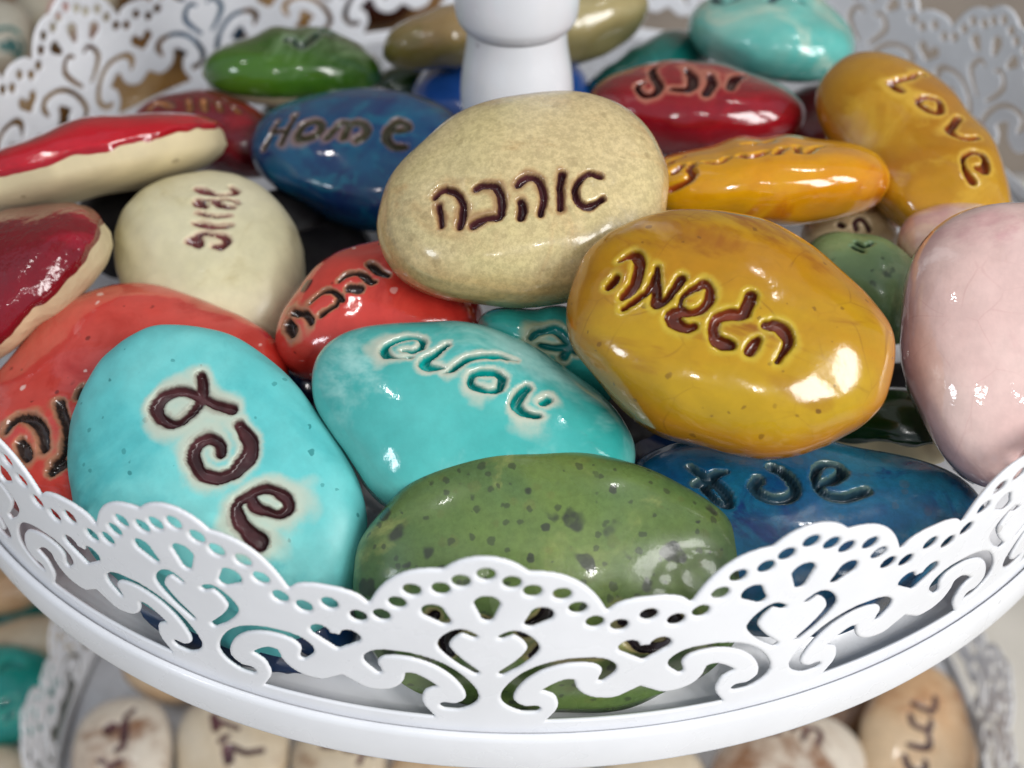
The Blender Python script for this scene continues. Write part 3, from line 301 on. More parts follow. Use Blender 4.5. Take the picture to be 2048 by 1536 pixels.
{'key':'mustard_front','loc':[0.2357,-0.6898,0.31],'rot':[[-0.9469,-0.3188,-0.0425],[0.2924,-0.7983,-0.5265],[0.1339,-0.5109,0.8491]],'a':0.2043,'b':0.1479,'tt':0.09,'tb':0.085,'k':0.76,'q':2.25,'lump':0.03,'seed':59,'ax':[0.0385,0.3722,0.9274],'e1':[-0.9587,-0.2479,0.1393],'e2':[0.2817,-0.8945,0.3473],'four':[0.9228,-0.015,0.0165,-0.0166,-0.0203,0.0052,0.0032,0.0091,-0.0136,0.0084,0.0046,0.0083,-0.0065],'sil':0.1727,'letters':[[[[0.1446,-0.0227,0.0673,0.0029],[0.1422,-0.0253,0.0679,0.0035],[0.1398,-0.028,0.0684,0.0042],[0.1375,-0.0301,0.0689,0.0049],[0.1348,-0.0319,0.0695,0.0056],[0.1316,-0.0332,0.0704,0.0064],[0.1286,-0.0332,0.0714,0.0069],[0.126,-0.0311,0.0727,0.007],[0.1234,-0.0272,0.0742,0.007],[0.1216,-0.0241,0.0752,0.0069],[0.1207,-0.0194,0.076,0.0069],[0.1197,-0.0133,0.0768,0.0069],[0.1193,-0.0081,0.077,0.0069],[0.1192,-0.003,0.0771,0.0067],[0.1192,0.0021,0.0769,0.0065],[0.12,0.0061,0.0765,0.0062],[0.1214,0.0099,0.0758,0.006],[0.1228,0.0135,0.0752,0.0059],[0.1239,0.0161,0.0746,0.0055],[0.1256,0.0184,0.0739,0.005],[0.1272,0.0197,0.0734,0.0043],[0.1278,0.0218,0.073,0.0035]]],[[[0.1426,-0.0005,0.0697,0.0059],[0.1429,0.002,0.0695,0.006],[0.1433,0.0043,0.0693,0.0062],[0.1443,0.0062,0.0688,0.0062],[0.1453,0.0089,0.0683,0.006],[0.1462,0.0103,0.0679,0.0056],[0.1474,0.0119,0.0673,0.0052]]],[[[0.1233,0.0349,0.0727,0.0035],[0.1204,0.0323,0.0738,0.0038],[0.1176,0.0279,0.075,0.004],[0.1145,0.025,0.0761,0.0042],[0.1112,0.0203,0.0774,0.0042],[0.1078,0.0154,0.0785,0.0042],[0.1039,0.0112,0.0795,0.0042],[0.1017,0.0053,0.0801,0.0045],[0.1002,0.0012,0.0803,0.0048],[0.0995,-0.004,0.0805,0.0049],[0.0996,-0.0094,0.0804,0.0046],[0.0995,-0.016,0.0803,0.0041],[0.1007,-0.0226,0.0798,0.0035]],[[0.0998,-0.0213,0.08,0.0035],[0.0987,-0.0156,0.0805,0.004],[0.0975,-0.008,0.0808,0.0044],[0.0955,-0.0016,0.081,0.0049],[0.094,0.0028,0.0813,0.0054],[0.0922,0.0089,0.0815,0.0059],[0.0911,0.0131,0.0816,0.0062],[0.0901,0.0171,0.0817,0.0064],[0.0899,0.0199,0.0817,0.0064],[0.0884,0.0214,0.0819,0.0062],[0.0866,0.0203,0.0822,0.0058],[0.0839,0.0185,0.0827,0.0053],[0.0814,0.0146,0.0831,0.0049],[0.0787,0.0095,0.0835,0.0048],[0.0771,0.004,0.0838,0.0048],[0.0748,-0.0014,0.0841,0.0049],[0.0739,-0.0065,0.0841,0.0049],[0.0726,-0.0108,0.0841,0.0049],[0.0711,-0.0151,0.084,0.0049]]],[[[0.0435,0.0364,0.0855,0.0049],[0.0455,0.0378,0.0851,0.0053],[0.0471,0.0391,0.0848,0.0058],[0.0492,0.0403,0.0845,0.0062],[0.0529,0.0402,0.0842,0.0067],[0.0568,0.04,0.0839,0.0072],[0.0613,0.0386,0.0836,0.0076],[0.0643,0.0369,0.0836,0.0079],[0.0665,0.0332,0.0838,0.0082],[0.0684,0.0312,0.0838,0.0082],[0.0668,0.0278,0.0843,0.0077],[0.0648,0.0261,0.0847,0.0069],[0.0613,0.0237,0.0853,0.0062],[0.0581,0.0227,0.0857,0.0056],[0.0537,0.0234,0.086,0.0051],[0.049,0.0214,0.0866,0.0049],[0.0451,0.0188,0.087,0.0049],[0.0414,0.0159,0.0874,0.0052],[0.039,0.012,0.0875,0.0055],[0.037,0.0076,0.0876,0.0058],[0.036,0.0032,0.0876,0.0061],[0.0361,-0.0019,0.0875,0.0062],[0.0372,-0.0062,0.0873,0.006],[0.0377,-0.0094,0.0872,0.0057],[0.0397,-0.0132,0.087,0.0055],[0.0415,-0.015,0.0867,0.0057],[0.0436,-0.0165,0.0865,0.0061],[0.0448,-0.0165,0.0864,0.0062],[0.0468,-0.015,0.0863,0.0059],[0.0491,-0.0121,0.0862,0.0054],[0.052,-0.0092,0.0861,0.0049],[0.0543,-0.0075,0.086,0.0044],[0.0573,-0.0048,0.0858,0.004],[0.0591,-0.0013,0.0858,0.0035],[0.0614,0.0007,0.0857,0.0029],[0.0638,0.0047,0.0855,0.0023],[0.0649,0.0086,0.0854,0.0019],[0.0644,0.0125,0.0854,0.0019],[0.0644,0.0154,0.0854,0.0022],[0.063,0.0193,0.0854,0.0025]]],[[[-0.0078,-0.0169,0.0881,0.0062],[-0.0078,-0.0119,0.0885,0.0065],[-0.0078,-0.0087,0.0888,0.0067],[-0.007,-0.0036,0.0892,0.0069],[-0.0061,0.0008,0.0895,0.007],[-0.0055,0.0063,0.0897,0.007],[-0.0031,0.0084,0.0897,0.0069],[0.0005,0.0105,0.0896,0.0067],[0.0049,0.0107,0.0895,0.0064],[0.01,0.0121,0.0892,0.0062],[0.014,0.0147,0.0889,0.0062],[0.0178,0.0174,0.0885,0.0062],[0.021,0.0203,0.0882,0.0062],[0.0225,0.0243,0.0879,0.0062],[0.0234,0.0275,0.0877,0.0062],[0.0231,0.0324,0.0873,0.0062],[0.0221,0.0353,0.087,0.0062],[0.0205,0.039,0.0867,0.0062],[0.0181,0.0425,0.0865,0.0062],[0.0153,0.0447,0.0863,0.0065],[0.0115,0.0452,0.0863,0.0068],[0.0079,0.047,0.0862,0.0069],[0.0049,0.0462,0.0862,0.0066],[0.0017,0.0458,0.0862,0.0061],[-0.0015,0.0457,0.0862,0.0055]]],[[[-0.0275,0.031,0.0872,0.0042],[-0.0265,0.0328,0.087,0.0049],[-0.0253,0.0354,0.0867,0.0057],[-0.0243,0.0388,0.0863,0.0062],[-0.0238,0.0414,0.0859,0.0064],[-0.0232,0.0439,0.0856,0.0063],[-0.0227,0.0465,0.0852,0.0062]]],[[[-0.031,0.0126,0.0885,0.0055],[-0.0347,0.012,0.0883,0.0058],[-0.0382,0.0096,0.0881,0.006],[-0.0419,0.0094,0.0878,0.0062],[-0.0459,0.0095,0.0874,0.0065],[-0.05,0.0118,0.0868,0.0068],[-0.0537,0.0142,0.0862,0.0069],[-0.0568,0.0167,0.0856,0.0068],[-0.0584,0.0185,0.0852,0.0066],[-0.0601,0.0221,0.0847,0.0062],[-0.0602,0.0251,0.0843,0.0056],[-0.0592,0.0291,0.084,0.0049],[-0.0579,0.034,0.0835,0.0042],[-0.0566,0.0382,0.0833,0.0037],[-0.0554,0.0433,0.083,0.0033],[-0.0538,0.0474,0.0828,0.0029]]]],'pool':0.62},
{'key':'turq_mid','loc':[-0.0698,-0.7123,0.19],'rot':[[-0.9656,-0.2595,0.0184],[0.2324,-0.8922,-0.3872],[0.1169,-0.3696,0.9218]],'a':0.2054,'b':0.1297,'tt':0.075,'tb':0.075,'k':0.76,'q':2.25,'lump':0.03,'seed':66,'ax':[-0.1296,0.3971,0.9086],'e1':[-0.9622,-0.2719,-0.0184],'e2':[0.2397,-0.8766,0.4173],'four':[0.9438,-0.0177,0.0094,-0.0215,-0.0018,0.0384,0.0021,0.003,-0.0381,0.0208,0.0006,-0.0128,-0.021],'sil':0.1637,'letters':[[[[0.0826,-0.0395,0.0652,0.0012],[0.0889,-0.0375,0.0651,0.0015],[0.0952,-0.0353,0.0649,0.0018],[0.1011,-0.0341,0.0644,0.0023],[0.1057,-0.0344,0.0636,0.0031],[0.1092,-0.0346,0.0631,0.0042],[0.1119,-0.0353,0.0625,0.005],[0.1152,-0.0384,0.0612,0.0052],[0.1174,-0.0411,0.0602,0.0052],[0.119,-0.0447,0.0591,0.005],[0.1179,-0.0478,0.0585,0.0048],[0.1164,-0.0517,0.0577,0.0045],[0.1134,-0.0558,0.057,0.0043],[0.1101,-0.0599,0.0561,0.0043],[0.1053,-0.064,0.0554,0.0043],[0.1007,-0.0678,0.0546,0.0043],[0.0964,-0.0699,0.0544,0.0043],[0.0917,-0.0711,0.0546,0.0043],[0.088,-0.0718,0.0548,0.0043],[0.0838,-0.0713,0.0555,0.0043],[0.0804,-0.0704,0.0563,0.0043],[0.0776,-0.0686,0.0573,0.0043],[0.076,-0.0653,0.0586,0.0043],[0.0763,-0.0611,0.06,0.0044],[0.0763,-0.0575,0.0611,0.0043],[0.078,-0.0548,0.0617,0.0041],[0.0805,-0.0518,0.0623,0.0039],[0.0831,-0.0487,0.0629,0.0036],[0.0866,-0.0483,0.0627,0.0034],[0.0906,-0.0483,0.0623,0.0032],[0.0951,-0.0466,0.0623,0.0029]]],[[[0.0468,-0.0694,0.0612,0.0026],[0.0501,-0.0639,0.0623,0.0029],[0.0528,-0.0581,0.0635,0.0032],[0.0555,-0.0531,0.0645,0.0036],[0.0597,-0.0469,0.0655,0.0043],[0.064,-0.0408,0.0665,0.0052],[0.0653,-0.0358,0.0674,0.0057],[0.0647,-0.0329,0.068,0.0057],[0.0618,-0.0311,0.0685,0.0054],[0.0591,-0.0305,0.0688,0.005],[0.0559,-0.0297,0.0692,0.0045],[0.053,-0.0308,0.0691,0.0039],[0.0492,-0.031,0.0693,0.0033],[0.0453,-0.0325,0.0693,0.0026],[0.0414,-0.0331,0.0694,0.0019],[0.0374,-0.0335,0.0696,0.0012]]],[[[0.038,-0.026,0.0705,0.0016],[0.0351,-0.0283,0.0703,0.0023],[0.0327,-0.0309,0.0701,0.003],[0.0298,-0.0337,0.0699,0.0036],[0.0264,-0.0395,0.0693,0.004],[0.0224,-0.0459,0.0684,0.0042],[0.0184,-0.0514,0.0675,0.0043],[0.0146,-0.0554,0.0667,0.0044],[0.0103,-0.0585,0.066,0.0043],[0.0049,-0.0614,0.0652,0.0043],[-0.0021,-0.0652,0.064,0.0043],[-0.0103,-0.0679,0.0629,0.0044],[-0.0174,-0.0703,0.0617,0.0043],[-0.0208,-0.0708,0.0613,0.0042],[-0.0242,-0.0705,0.0611,0.004],[-0.0275,-0.0703,0.0609,0.0036],[-0.0308,-0.071,0.0604,0.003],[-0.0347,-0.071,0.0601,0.0023],[-0.0399,-0.0721,0.0593,0.0016]]],[[[0.0045,-0.0231,0.0719,0.0043],[0.0052,-0.027,0.0715,0.0043],[0.0052,-0.0317,0.0709,0.0043],[0.0039,-0.0352,0.0704,0.0043],[0.0004,-0.0376,0.0699,0.0045],[-0.0039,-0.0402,0.0694,0.0048],[-0.0081,-0.0416,0.0689,0.005],[-0.0131,-0.0427,0.0685,0.0051],[-0.0185,-0.0447,0.0679,0.005],[-0.0222,-0.0448,0.0677,0.005],[-0.026,-0.0428,0.0679,0.005],[-0.0299,-0.0397,0.0684,0.0051],[-0.0307,-0.0363,0.069,0.005],[-0.0313,-0.0318,0.0697,0.0048],[-0.0314,-0.0273,0.0704,0.0046],[-0.0309,-0.0236,0.0709,0.0043],[-0.0278,-0.0204,0.0715,0.0041],[-0.0241,-0.0181,0.0718,0.0038],[-0.0197,-0.0168,0.0721,0.0036],[-0.0154,-0.0158,0.0722,0.0036],[-0.01,-0.0168,0.0722,0.0036],[-0.0055,-0.0169,0.0723,0.0036],[-0.001,-0.0182,0.0723,0.0038],[0.0026,-0.0207,0.0721,0.0041],[0.0045,-0.0231,0.0719,0.0043]]],[[[-0.0616,-0.0364,0.0662,0.0043],[-0.0598,-0.0328,0.0672,0.0048],[-0.0581,-0.0294,0.0679,0.0053],[-0.0561,-0.0251,0.0688,0.0057],[-0.0551,-0.0205,0.0696,0.0061],[-0.0538,-0.0149,0.0704,0.0064],[-0.0538,-0.0103,0.0709,0.0064],[-0.0559,-0.0069,0.071,0.0059],[-0.0593,-0.0044,0.071,0.0052],[-0.0629,-0.0021,0.0709,0.0047],[-0.0673,-0.001,0.0705,0.0045],[-0.0711,-0.0009,0.0702,0.0044],[-0.0749,-0.001,0.0698,0.0043],[-0.0784,-0.0011,0.0694,0.0041],[-0.0826,-0.0022,0.0688,0.0039],[-0.0853,-0.0033,0.0685,0.0036]]],[[[-0.0846,-0.0216,0.0665,0.005],[-0.0891,-0.0285,0.0647,0.005]]]]},
{'key':'turq_behind','loc':[0.0448,-0.5828,0.2],'rot':[[-0.9208,-0.3873,0.0464],[0.3441,-0.8625,-0.371],[0.1837,-0.3256,0.9275]],'a':0.1115,'b':0.0613,'tt':0.08,'tb':0.08,'k':0.76,'q':2.25,'lump':0.03,'seed':73,'ax':[-0.1131,0.4855,0.8669],'e1':[-0.9279,-0.3636,0.0825],'e2':[0.3552,-0.7951,0.4916],'four':[0.8326,0.0018,-0.0065,0.0632,-0.0212,-0.0379,0.0158,0.008,-0.051,-0.0074,0.0296,-0.0133,-0.021],'sil':0.0833,'letters':[[[[0.0315,0.0356,0.067,0.0046],[0.0303,0.0321,0.0687,0.0051],[0.0285,0.0282,0.0702,0.0057],[0.0257,0.0244,0.0712,0.0061],[0.0212,0.0203,0.0718,0.0064],[0.0161,0.0166,0.0729,0.0067],[0.0107,0.0151,0.075,0.0068],[0.0056,0.0152,0.0763,0.0069],[0.0005,0.0162,0.0768,0.0069],[-0.0041,0.0179,0.0766,0.0068],[-0.0096,0.0211,0.0761,0.0067],[-0.0146,0.0256,0.0753,0.0065],[-0.0172,0.0295,0.0737,0.0061],[-0.0142,0.0324,0.0718,0.0054],[-0.008,0.0352,0.0699,0.0046],[-0.0016,0.0375,0.0681,0.0039],[0.0046,0.0387,0.0669,0.0035],[0.0111,0.0391,0.066,0.0033],[0.018,0.0396,0.0651,0.0031]],[[-0.0172,0.0295,0.0737,0.0061],[-0.0161,0.0425,0.0637,0.0061]],[[-0.0172,0.0295,0.0737,0.0046],[-0.0283,0.0331,0.0705,0.0046]]]]},
{'key':'green_front','loc':[0.0252,-0.8896,0.1],'rot':[[-0.9999,0.0113,0.0],[-0.0082,-0.725,-0.6887],[-0.0078,-0.6887,0.725]],'a':0.2462,'b':0.16,'tt':0.075,'tb':0.075,'k':0.76,'q':2.25,'lump':0.03,'seed':80,'ax':[0.0326,-0.0774,0.9965],'e1':[-0.9994,0.0123,0.0337],'e2':[-0.0149,-0.9969,-0.0769],'four':[0.9438,-0.0008,0.0229,-0.0293,-0.0119,0.0112,-0.0011,-0.0003,0.0107,-0.0005,0.0023,0.0078,0.0034],'sil':0.2029,'letters':[[[[0.1147,0.0669,0.0613,0.0074],[0.1164,0.0611,0.062,0.0074],[0.1186,0.0543,0.0627,0.0074],[0.1173,0.048,0.0637,0.0074],[0.1127,0.0416,0.0651,0.0074],[0.1057,0.0363,0.0668,0.0074],[0.098,0.0317,0.0683,0.0074],[0.0898,0.0319,0.0694,0.0074],[0.0801,0.0341,0.0704,0.0074],[0.0706,0.0361,0.0711,0.0074]]],[[[0.0316,0.0416,0.0724,0.0081],[0.0239,0.0383,0.0728,0.0081],[0.0168,0.034,0.0733,0.0081],[0.0114,0.0307,0.0736,0.0081],[0.0075,0.0252,0.0739,0.0081],[0.0053,0.0208,0.0742,0.0081],[0.0028,0.0162,0.0744,0.0081]],[[0.0075,0.0567,0.0711,0.0055],[0.0225,0.0724,0.0684,0.0055]]],[[[-0.0124,0.0747,0.0682,0.0055],[-0.0669,0.0733,0.0655,0.0055]]],[[[-0.0871,0.0509,0.0655,0.0081],[-0.0907,0.056,0.0641,0.0081],[-0.0943,0.0611,0.0627,0.0081],[-0.1003,0.0651,0.061,0.0081],[-0.1091,0.0664,0.0591,0.0081],[-0.1198,0.066,0.0571,0.0081],[-0.1279,0.0638,0.0559,0.0081],[-0.1317,0.0595,0.0559,0.0081],[-0.1328,0.0535,0.0567,0.0081],[-0.1335,0.0473,0.0576,0.0081],[-0.1361,0.0418,0.0578,0.0081],[-0.1375,0.0356,0.0584,0.0081],[-0.1322,0.0312,0.0601,0.0081],[-0.1182,0.0298,0.0631,0.0081],[-0.098,0.0309,0.0665,0.0081],[-0.0778,0.0321,0.0694,0.0081]]],[[[0.1293,0.0254,0.0635,0.0061],[0.1394,0.0351,0.0607,0.0061]]]]},
{'key':'blue_right','loc':[0.3305,-0.806,0.1],'rot':[[-0.9925,-0.1186,0.0291],[0.1081,-0.9641,-0.2424],[0.0568,-0.2375,0.9697]],'a':0.2293,'b':0.1453,'tt':0.075,'tb':0.075,'k':0.76,'q':2.25,'lump':0.03,'seed':87,'ax':[0.2213,0.4818,0.8479],'e1':[-0.9684,0.0062,0.2492],'e2':[0.1148,-0.8762,0.468],'four':[0.8886,-0.0125,-0.0038,0.0259,0.0472,0.0243,0.0588,0.0245,-0.0039,0.0237,0.0393,0.0092,-0.0023],'sil':0.1794,'letters':[[[[0.145,-0.0418,0.0535,0.003],[0.141,-0.0376,0.0557,0.0038],[0.1383,-0.0342,0.0573,0.0045],[0.1343,-0.0311,0.059,0.0052],[0.1307,-0.0274,0.0606,0.0057],[0.1271,-0.0252,0.0616,0.0062],[0.1235,-0.0222,0.0627,0.0066],[0.119,-0.0188,0.0638,0.0067],[0.1149,-0.0141,0.065,0.0066],[0.1104,-0.0102,0.0659,0.0066],[0.1069,-0.0056,0.0667,0.0066],[0.1044,-0.0018,0.0672,0.0066],[0.1023,0.002,0.0677,0.0066],[0.1009,0.0059,0.0681,0.0064],[0.0996,0.011,0.0683,0.0062],[0.1007,0.0145,0.0683,0.0059],[0.1036,0.0146,0.0679,0.0054],[0.1075,0.0141,0.0674,0.0049],[0.1114,0.0117,0.0669,0.0045],[0.1152,0.0088,0.0664,0.0041],[0.119,0.0039,0.0658,0.0037],[0.1225,-0.0003,0.0651,0.0037],[0.1248,-0.0025,0.0647,0.0042],[0.1267,-0.0058,0.0642,0.0051],[0.1284,-0.0096,0.0636,0.0059]],[[0.137,-0.0119,0.0617,0.0045],[0.1331,-0.0147,0.0623,0.0053],[0.1282,-0.0179,0.0627,0.0061],[0.1238,-0.0204,0.063,0.0066],[0.1196,-0.0236,0.0629,0.0066],[0.1166,-0.0267,0.0626,0.0064],[0.1135,-0.0301,0.0621,0.0059],[0.1088,-0.0317,0.0621,0.0051],[0.1048,-0.0331,0.062,0.0041],[0.1013,-0.0346,0.0618,0.003]]],[[[0.0651,-0.0272,0.0652,0.0059],[0.066,-0.0227,0.0663,0.0061],[0.0701,-0.0177,0.0674,0.0064],[0.0712,-0.014,0.0681,0.0066],[0.0683,-0.0103,0.0688,0.0066],[0.066,-0.0055,0.0696,0.0066],[0.062,-0.0019,0.0702,0.0066],[0.056,0.0004,0.0706,0.0066],[0.0513,0.002,0.0709,0.0066],[0.0446,0.0021,0.0711,0.0066],[0.0385,0.0009,0.0711,0.0066],[0.0326,-0.0012,0.0711,0.0066],[0.0278,-0.0047,0.071,0.0066],[0.0252,-0.0088,0.0707,0.0066],[0.0226,-0.0141,0.0703,0.0066],[0.0232,-0.0202,0.0693,0.0066],[0.0252,-0.0261,0.0681,0.0066],[0.0285,-0.0329,0.0662,0.0066],[0.0336,-0.0391,0.064,0.0066],[0.0372,-0.0438,0.0621,0.0064],[0.0428,-0.0465,0.0605,0.0061],[0.0467,-0.0499,0.0589,0.0059]]],[[[-0.0106,-0.0289,0.0685,0.0037],[-0.0145,-0.0308,0.0679,0.0045],[-0.018,-0.0321,0.0675,0.0053],[-0.0218,-0.0347,0.0667,0.0059],[-0.0262,-0.0387,0.0656,0.0061],[-0.0317,-0.0449,0.0637,0.006],[-0.0353,-0.0497,0.0622,0.0059],[-0.0367,-0.0552,0.0604,0.0057],[-0.0346,-0.0587,0.0593,0.0054],[-0.0318,-0.0624,0.0583,0.0052],[-0.0268,-0.0628,0.0586,0.0049],[-0.0206,-0.0623,0.0591,0.0046],[-0.014,-0.0606,0.06,0.0045],[-0.0097,-0.0572,0.0612,0.0044],[-0.0048,-0.051,0.0631,0.0044],[-0.0029,-0.0453,0.0648,0.0045],[-0.0011,-0.0382,0.0667,0.0046],[-0.0021,-0.0314,0.0683,0.0049],[-0.0033,-0.0245,0.0696,0.0052],[-0.0066,-0.0191,0.0703,0.0056],[-0.0105,-0.0149,0.0708,0.0062],[-0.015,-0.0116,0.071,0.0066],[-0.0214,-0.0103,0.0711,0.0067],[-0.0279,-0.0102,0.071,0.0066],[-0.0345,-0.0111,0.0709,0.0066],[-0.0405,-0.0135,0.0707,0.0066],[-0.0451,-0.0163,0.0704,0.0066],[-0.0495,-0.0191,0.07,0.0066],[-0.0526,-0.0202,0.0699,0.0064],[-0.0548,-0.0219,0.0696,0.0061],[-0.0592,-0.0247,0.0691,0.0059]]]]},
{'key':'pink_front','loc':[0.5806,-0.6598,0.275],'rot':[[-0.1236,0.9791,-0.1617],[-0.8012,-0.1946,-0.5659],[-0.5855,0.0596,0.8085]],'a':0.1997,'b':0.1508,'tt':0.09,'tb':0.085,'k':0.76,'q':2.25,'lump':0.014,'seed':94,'ax':[0.2933,-0.2305,0.9278],'e1':[0.0008,0.9706,0.2408],'e2':[-0.956,-0.0699,0.2848],'four':[0.8325,-0.0233,0.022,-0.0464,0.0059,-0.0039,0.0347,0.0154,-0.0048,0.0019,-0.0186,-0.0027,0.0013],'sil':0.1717,'letters':[]},
{'key':'pink_behind','loc':[0.6139,-0.393,0.235],'rot':[[-0.9988,-0.0488,0.0],[0.0467,-0.9567,-0.2873],[0.014,-0.287,0.9578]],'a':0.0947,'b':0.0823,'tt':0.06,'tb':0.06,'k':0.76,'q':2.25,'lump':0.03,'seed':101,'ax':[0.3451,0.6126,0.7111],'e1':[-0.938,0.1979,0.2847],'e2':[0.0337,-0.7652,0.6429],'four':[0.8327,0.0019,-0.0035,0.0229,0.025,-0.007,0.0133,0.0036,-0.0044,-0.0018,0.0007,-0.0035,-0.0037],'sil':0.0834,'letters':[]},
{'key':'green_behind','loc':[0.4854,-0.4253,0.19],'rot':[[-0.6904,-0.7234,0.0],[0.6828,-0.6517,-0.3304],[0.239,-0.2281,0.9439]],'a':0.1042,'b':0.0706,'tt':0.08,'tb':0.08,'k':0.76,'q':2.25,'lump':0.03,'seed':108,'ax':[-0.1863,0.6015,0.7768],'e1':[-0.7876,-0.5641,0.248],'e2':[0.5874,-0.5656,0.5789],'four':[0.8632,-0.0041,-0.0001,-0.0145,-0.0284,-0.0214,0.0382,-0.0206,-0.0071,0.0126,0.004,-0.005,0.0054],'sil':0.0893,'letters':[[[[0.0388,0.0005,0.0654,0.0036],[0.0342,0.0017,0.0672,0.0036],[0.0297,0.0024,0.0689,0.0036],[0.0262,0.0022,0.0702,0.0036],[0.0245,-0.001,0.0707,0.0036],[0.0237,-0.0057,0.0708,0.0036],[0.0227,-0.0102,0.0704,0.0036]]],[[[0.038,0.0107,0.0665,0.0036],[0.0227,0.0111,0.0711,0.0036]]]]},
{'key':'cream_right','loc':[0.5112,-0.2528,0.15],'rot':[[-0.9999,0.0151,0.0],[-0.0143,-0.9438,-0.3304],[-0.005,-0.3303,0.9439]],'a':0.0855,'b':0.047,'tt':0.08,'tb':0.08,'k':0.76,'q':2.25,'lump':0.03,'seed':115,'ax':[0.3016,0.5781,0.7582],'e1':[-0.9533,0.1958,0.2298],'e2':[-0.0156,-0.7921,0.6102],'four':[0.855,-0.0031,-0.0293,0.0108,-0.0391,-0.021,0.0185,0.0214,-0.0287,-0.0027,0.0009,0.0009,-0.0113],'sil':0.072,'letters':[[[[0.0133,0.0279,0.068,0.004],[0.0147,0.0251,0.0705,0.004],[0.0162,0.0219,0.0729,0.004],[0.0163,0.0182,0.0741,0.004],[0.0137,0.0151,0.0748,0.004],[0.0101,0.012,0.0753,0.004],[0.0065,0.0106,0.0753,0.004],[0.0037,0.012,0.0751,0.004],[0.0013,0.0147,0.0745,0.004],[-0.0013,0.0178,0.0732,0.004],[-0.0036,0.0215,0.0711,0.004],[-0.0059,0.0248,0.0681,0.004],[-0.0081,0.0278,0.0647,0.004]]],[[[0.038,0.0159,0.0671,0.0044],[0.0335,0.0206,0.0683,0.0044]]]]},
{'key':'orange_right','loc':[0.3495,-0.2915,0.28],'rot':[[-0.998,-0.0398,-0.0496],[0.0337,-0.9923,0.119],[-0.0539,0.1171,0.9917]],'a':0.2035,'b':0.1119,'tt':0.085,'tb':0.08,'k':0.76,'q':2.25,'lump':0.03,'seed':122,'ax':[0.1651,0.9036,0.3954],'e1':[-0.9857,0.1647,0.0351],'e2':[-0.0334,-0.3955,0.9179],'four':[0.7473,0.0071,0.0228,0.0825,0.0141,-0.0223,-0.0112,0.0462,0.017,-0.0145,-0.0186,0.0314,0.0209],'sil':0.138,'letters':[[[[0.1429,0.036,0.049,0.0037],[0.1401,0.0331,0.0497,0.0037],[0.1384,0.0258,0.0497,0.0037],[0.1354,0.0228,0.0501,0.0037],[0.132,0.0214,0.0508,0.0037],[0.1283,0.0211,0.0515,0.0037],[0.1249,0.0198,0.052,0.0037]]],[[[0.144,0.0805,0.0296,0.0045],[0.1401,0.0813,0.0319,0.0045],[0.1365,0.0823,0.0335,0.0045],[0.1321,0.0828,0.036,0.0045],[0.1272,0.0834,0.0384,0.0045],[0.1222,0.083,0.0414,0.0045],[0.1179,0.0825,0.0437,0.0045],[0.1143,0.0798,0.047,0.0048],[0.1125,0.0766,0.0495,0.0052],[0.1118,0.0731,0.0515,0.0054],[0.1134,0.0699,0.0522,0.0052],[0.1159,0.0663,0.0527,0.0048],[0.1167,0.063,0.0533,0.0045],[0.1137,0.0605,0.0546,0.0045],[0.1112,0.0573,0.0557,0.0045],[0.1094,0.0533,0.0564,0.0045]]],[[[0.1375,0.0611,0.0473,0.0045],[0.1256,0.052,0.0533,0.0045]]],[[[0.0909,0.0538,0.0587,0.0037],[0.0848,0.0576,0.059,0.0037],[0.0786,0.0603,0.0592,0.0037],[0.0755,0.061,0.0594,0.0037],[0.0698,0.0582,0.06,0.0037],[0.0652,0.053,0.0606,0.0037],[0.0616,0.0489,0.0611,0.0037]]],[[[0.0436,0.0506,0.0652,0.0045],[0.0381,0.0538,0.066,0.0045],[0.0351,0.0572,0.0659,0.0045],[0.0293,0.0571,0.0661,0.0045],[0.0234,0.0551,0.0662,0.0045],[0.0147,0.0493,0.0663,0.0045],[0.0088,0.0454,0.0665,0.0045]]],[[[-0.0058,0.0536,0.0677,0.0045],[-0.0161,0.0371,0.0683,0.0045]]],[[[-0.0376,0.0295,0.0656,0.0045],[-0.0361,0.0467,0.0656,0.0045]]],[[[-0.0479,0.0491,0.0641,0.0028],[-0.0513,0.0432,0.0638,0.0028],[-0.0545,0.0381,0.0634,0.0028],[-0.0576,0.0336,0.0629,0.0028],[-0.0636,0.0253,0.0622,0.0028],[-0.067,0.0227,0.0617,0.0028],[-0.0724,0.0163,0.0605,0.0028]]],[[[0.034,0.0125,0.0658,0.0028],[0.016,0.0046,0.0636,0.0028]]],[[[0.0013,0.0017,0.0628,0.0028],[-0.0079,-0.0019,0.0636,0.0028]]]]},
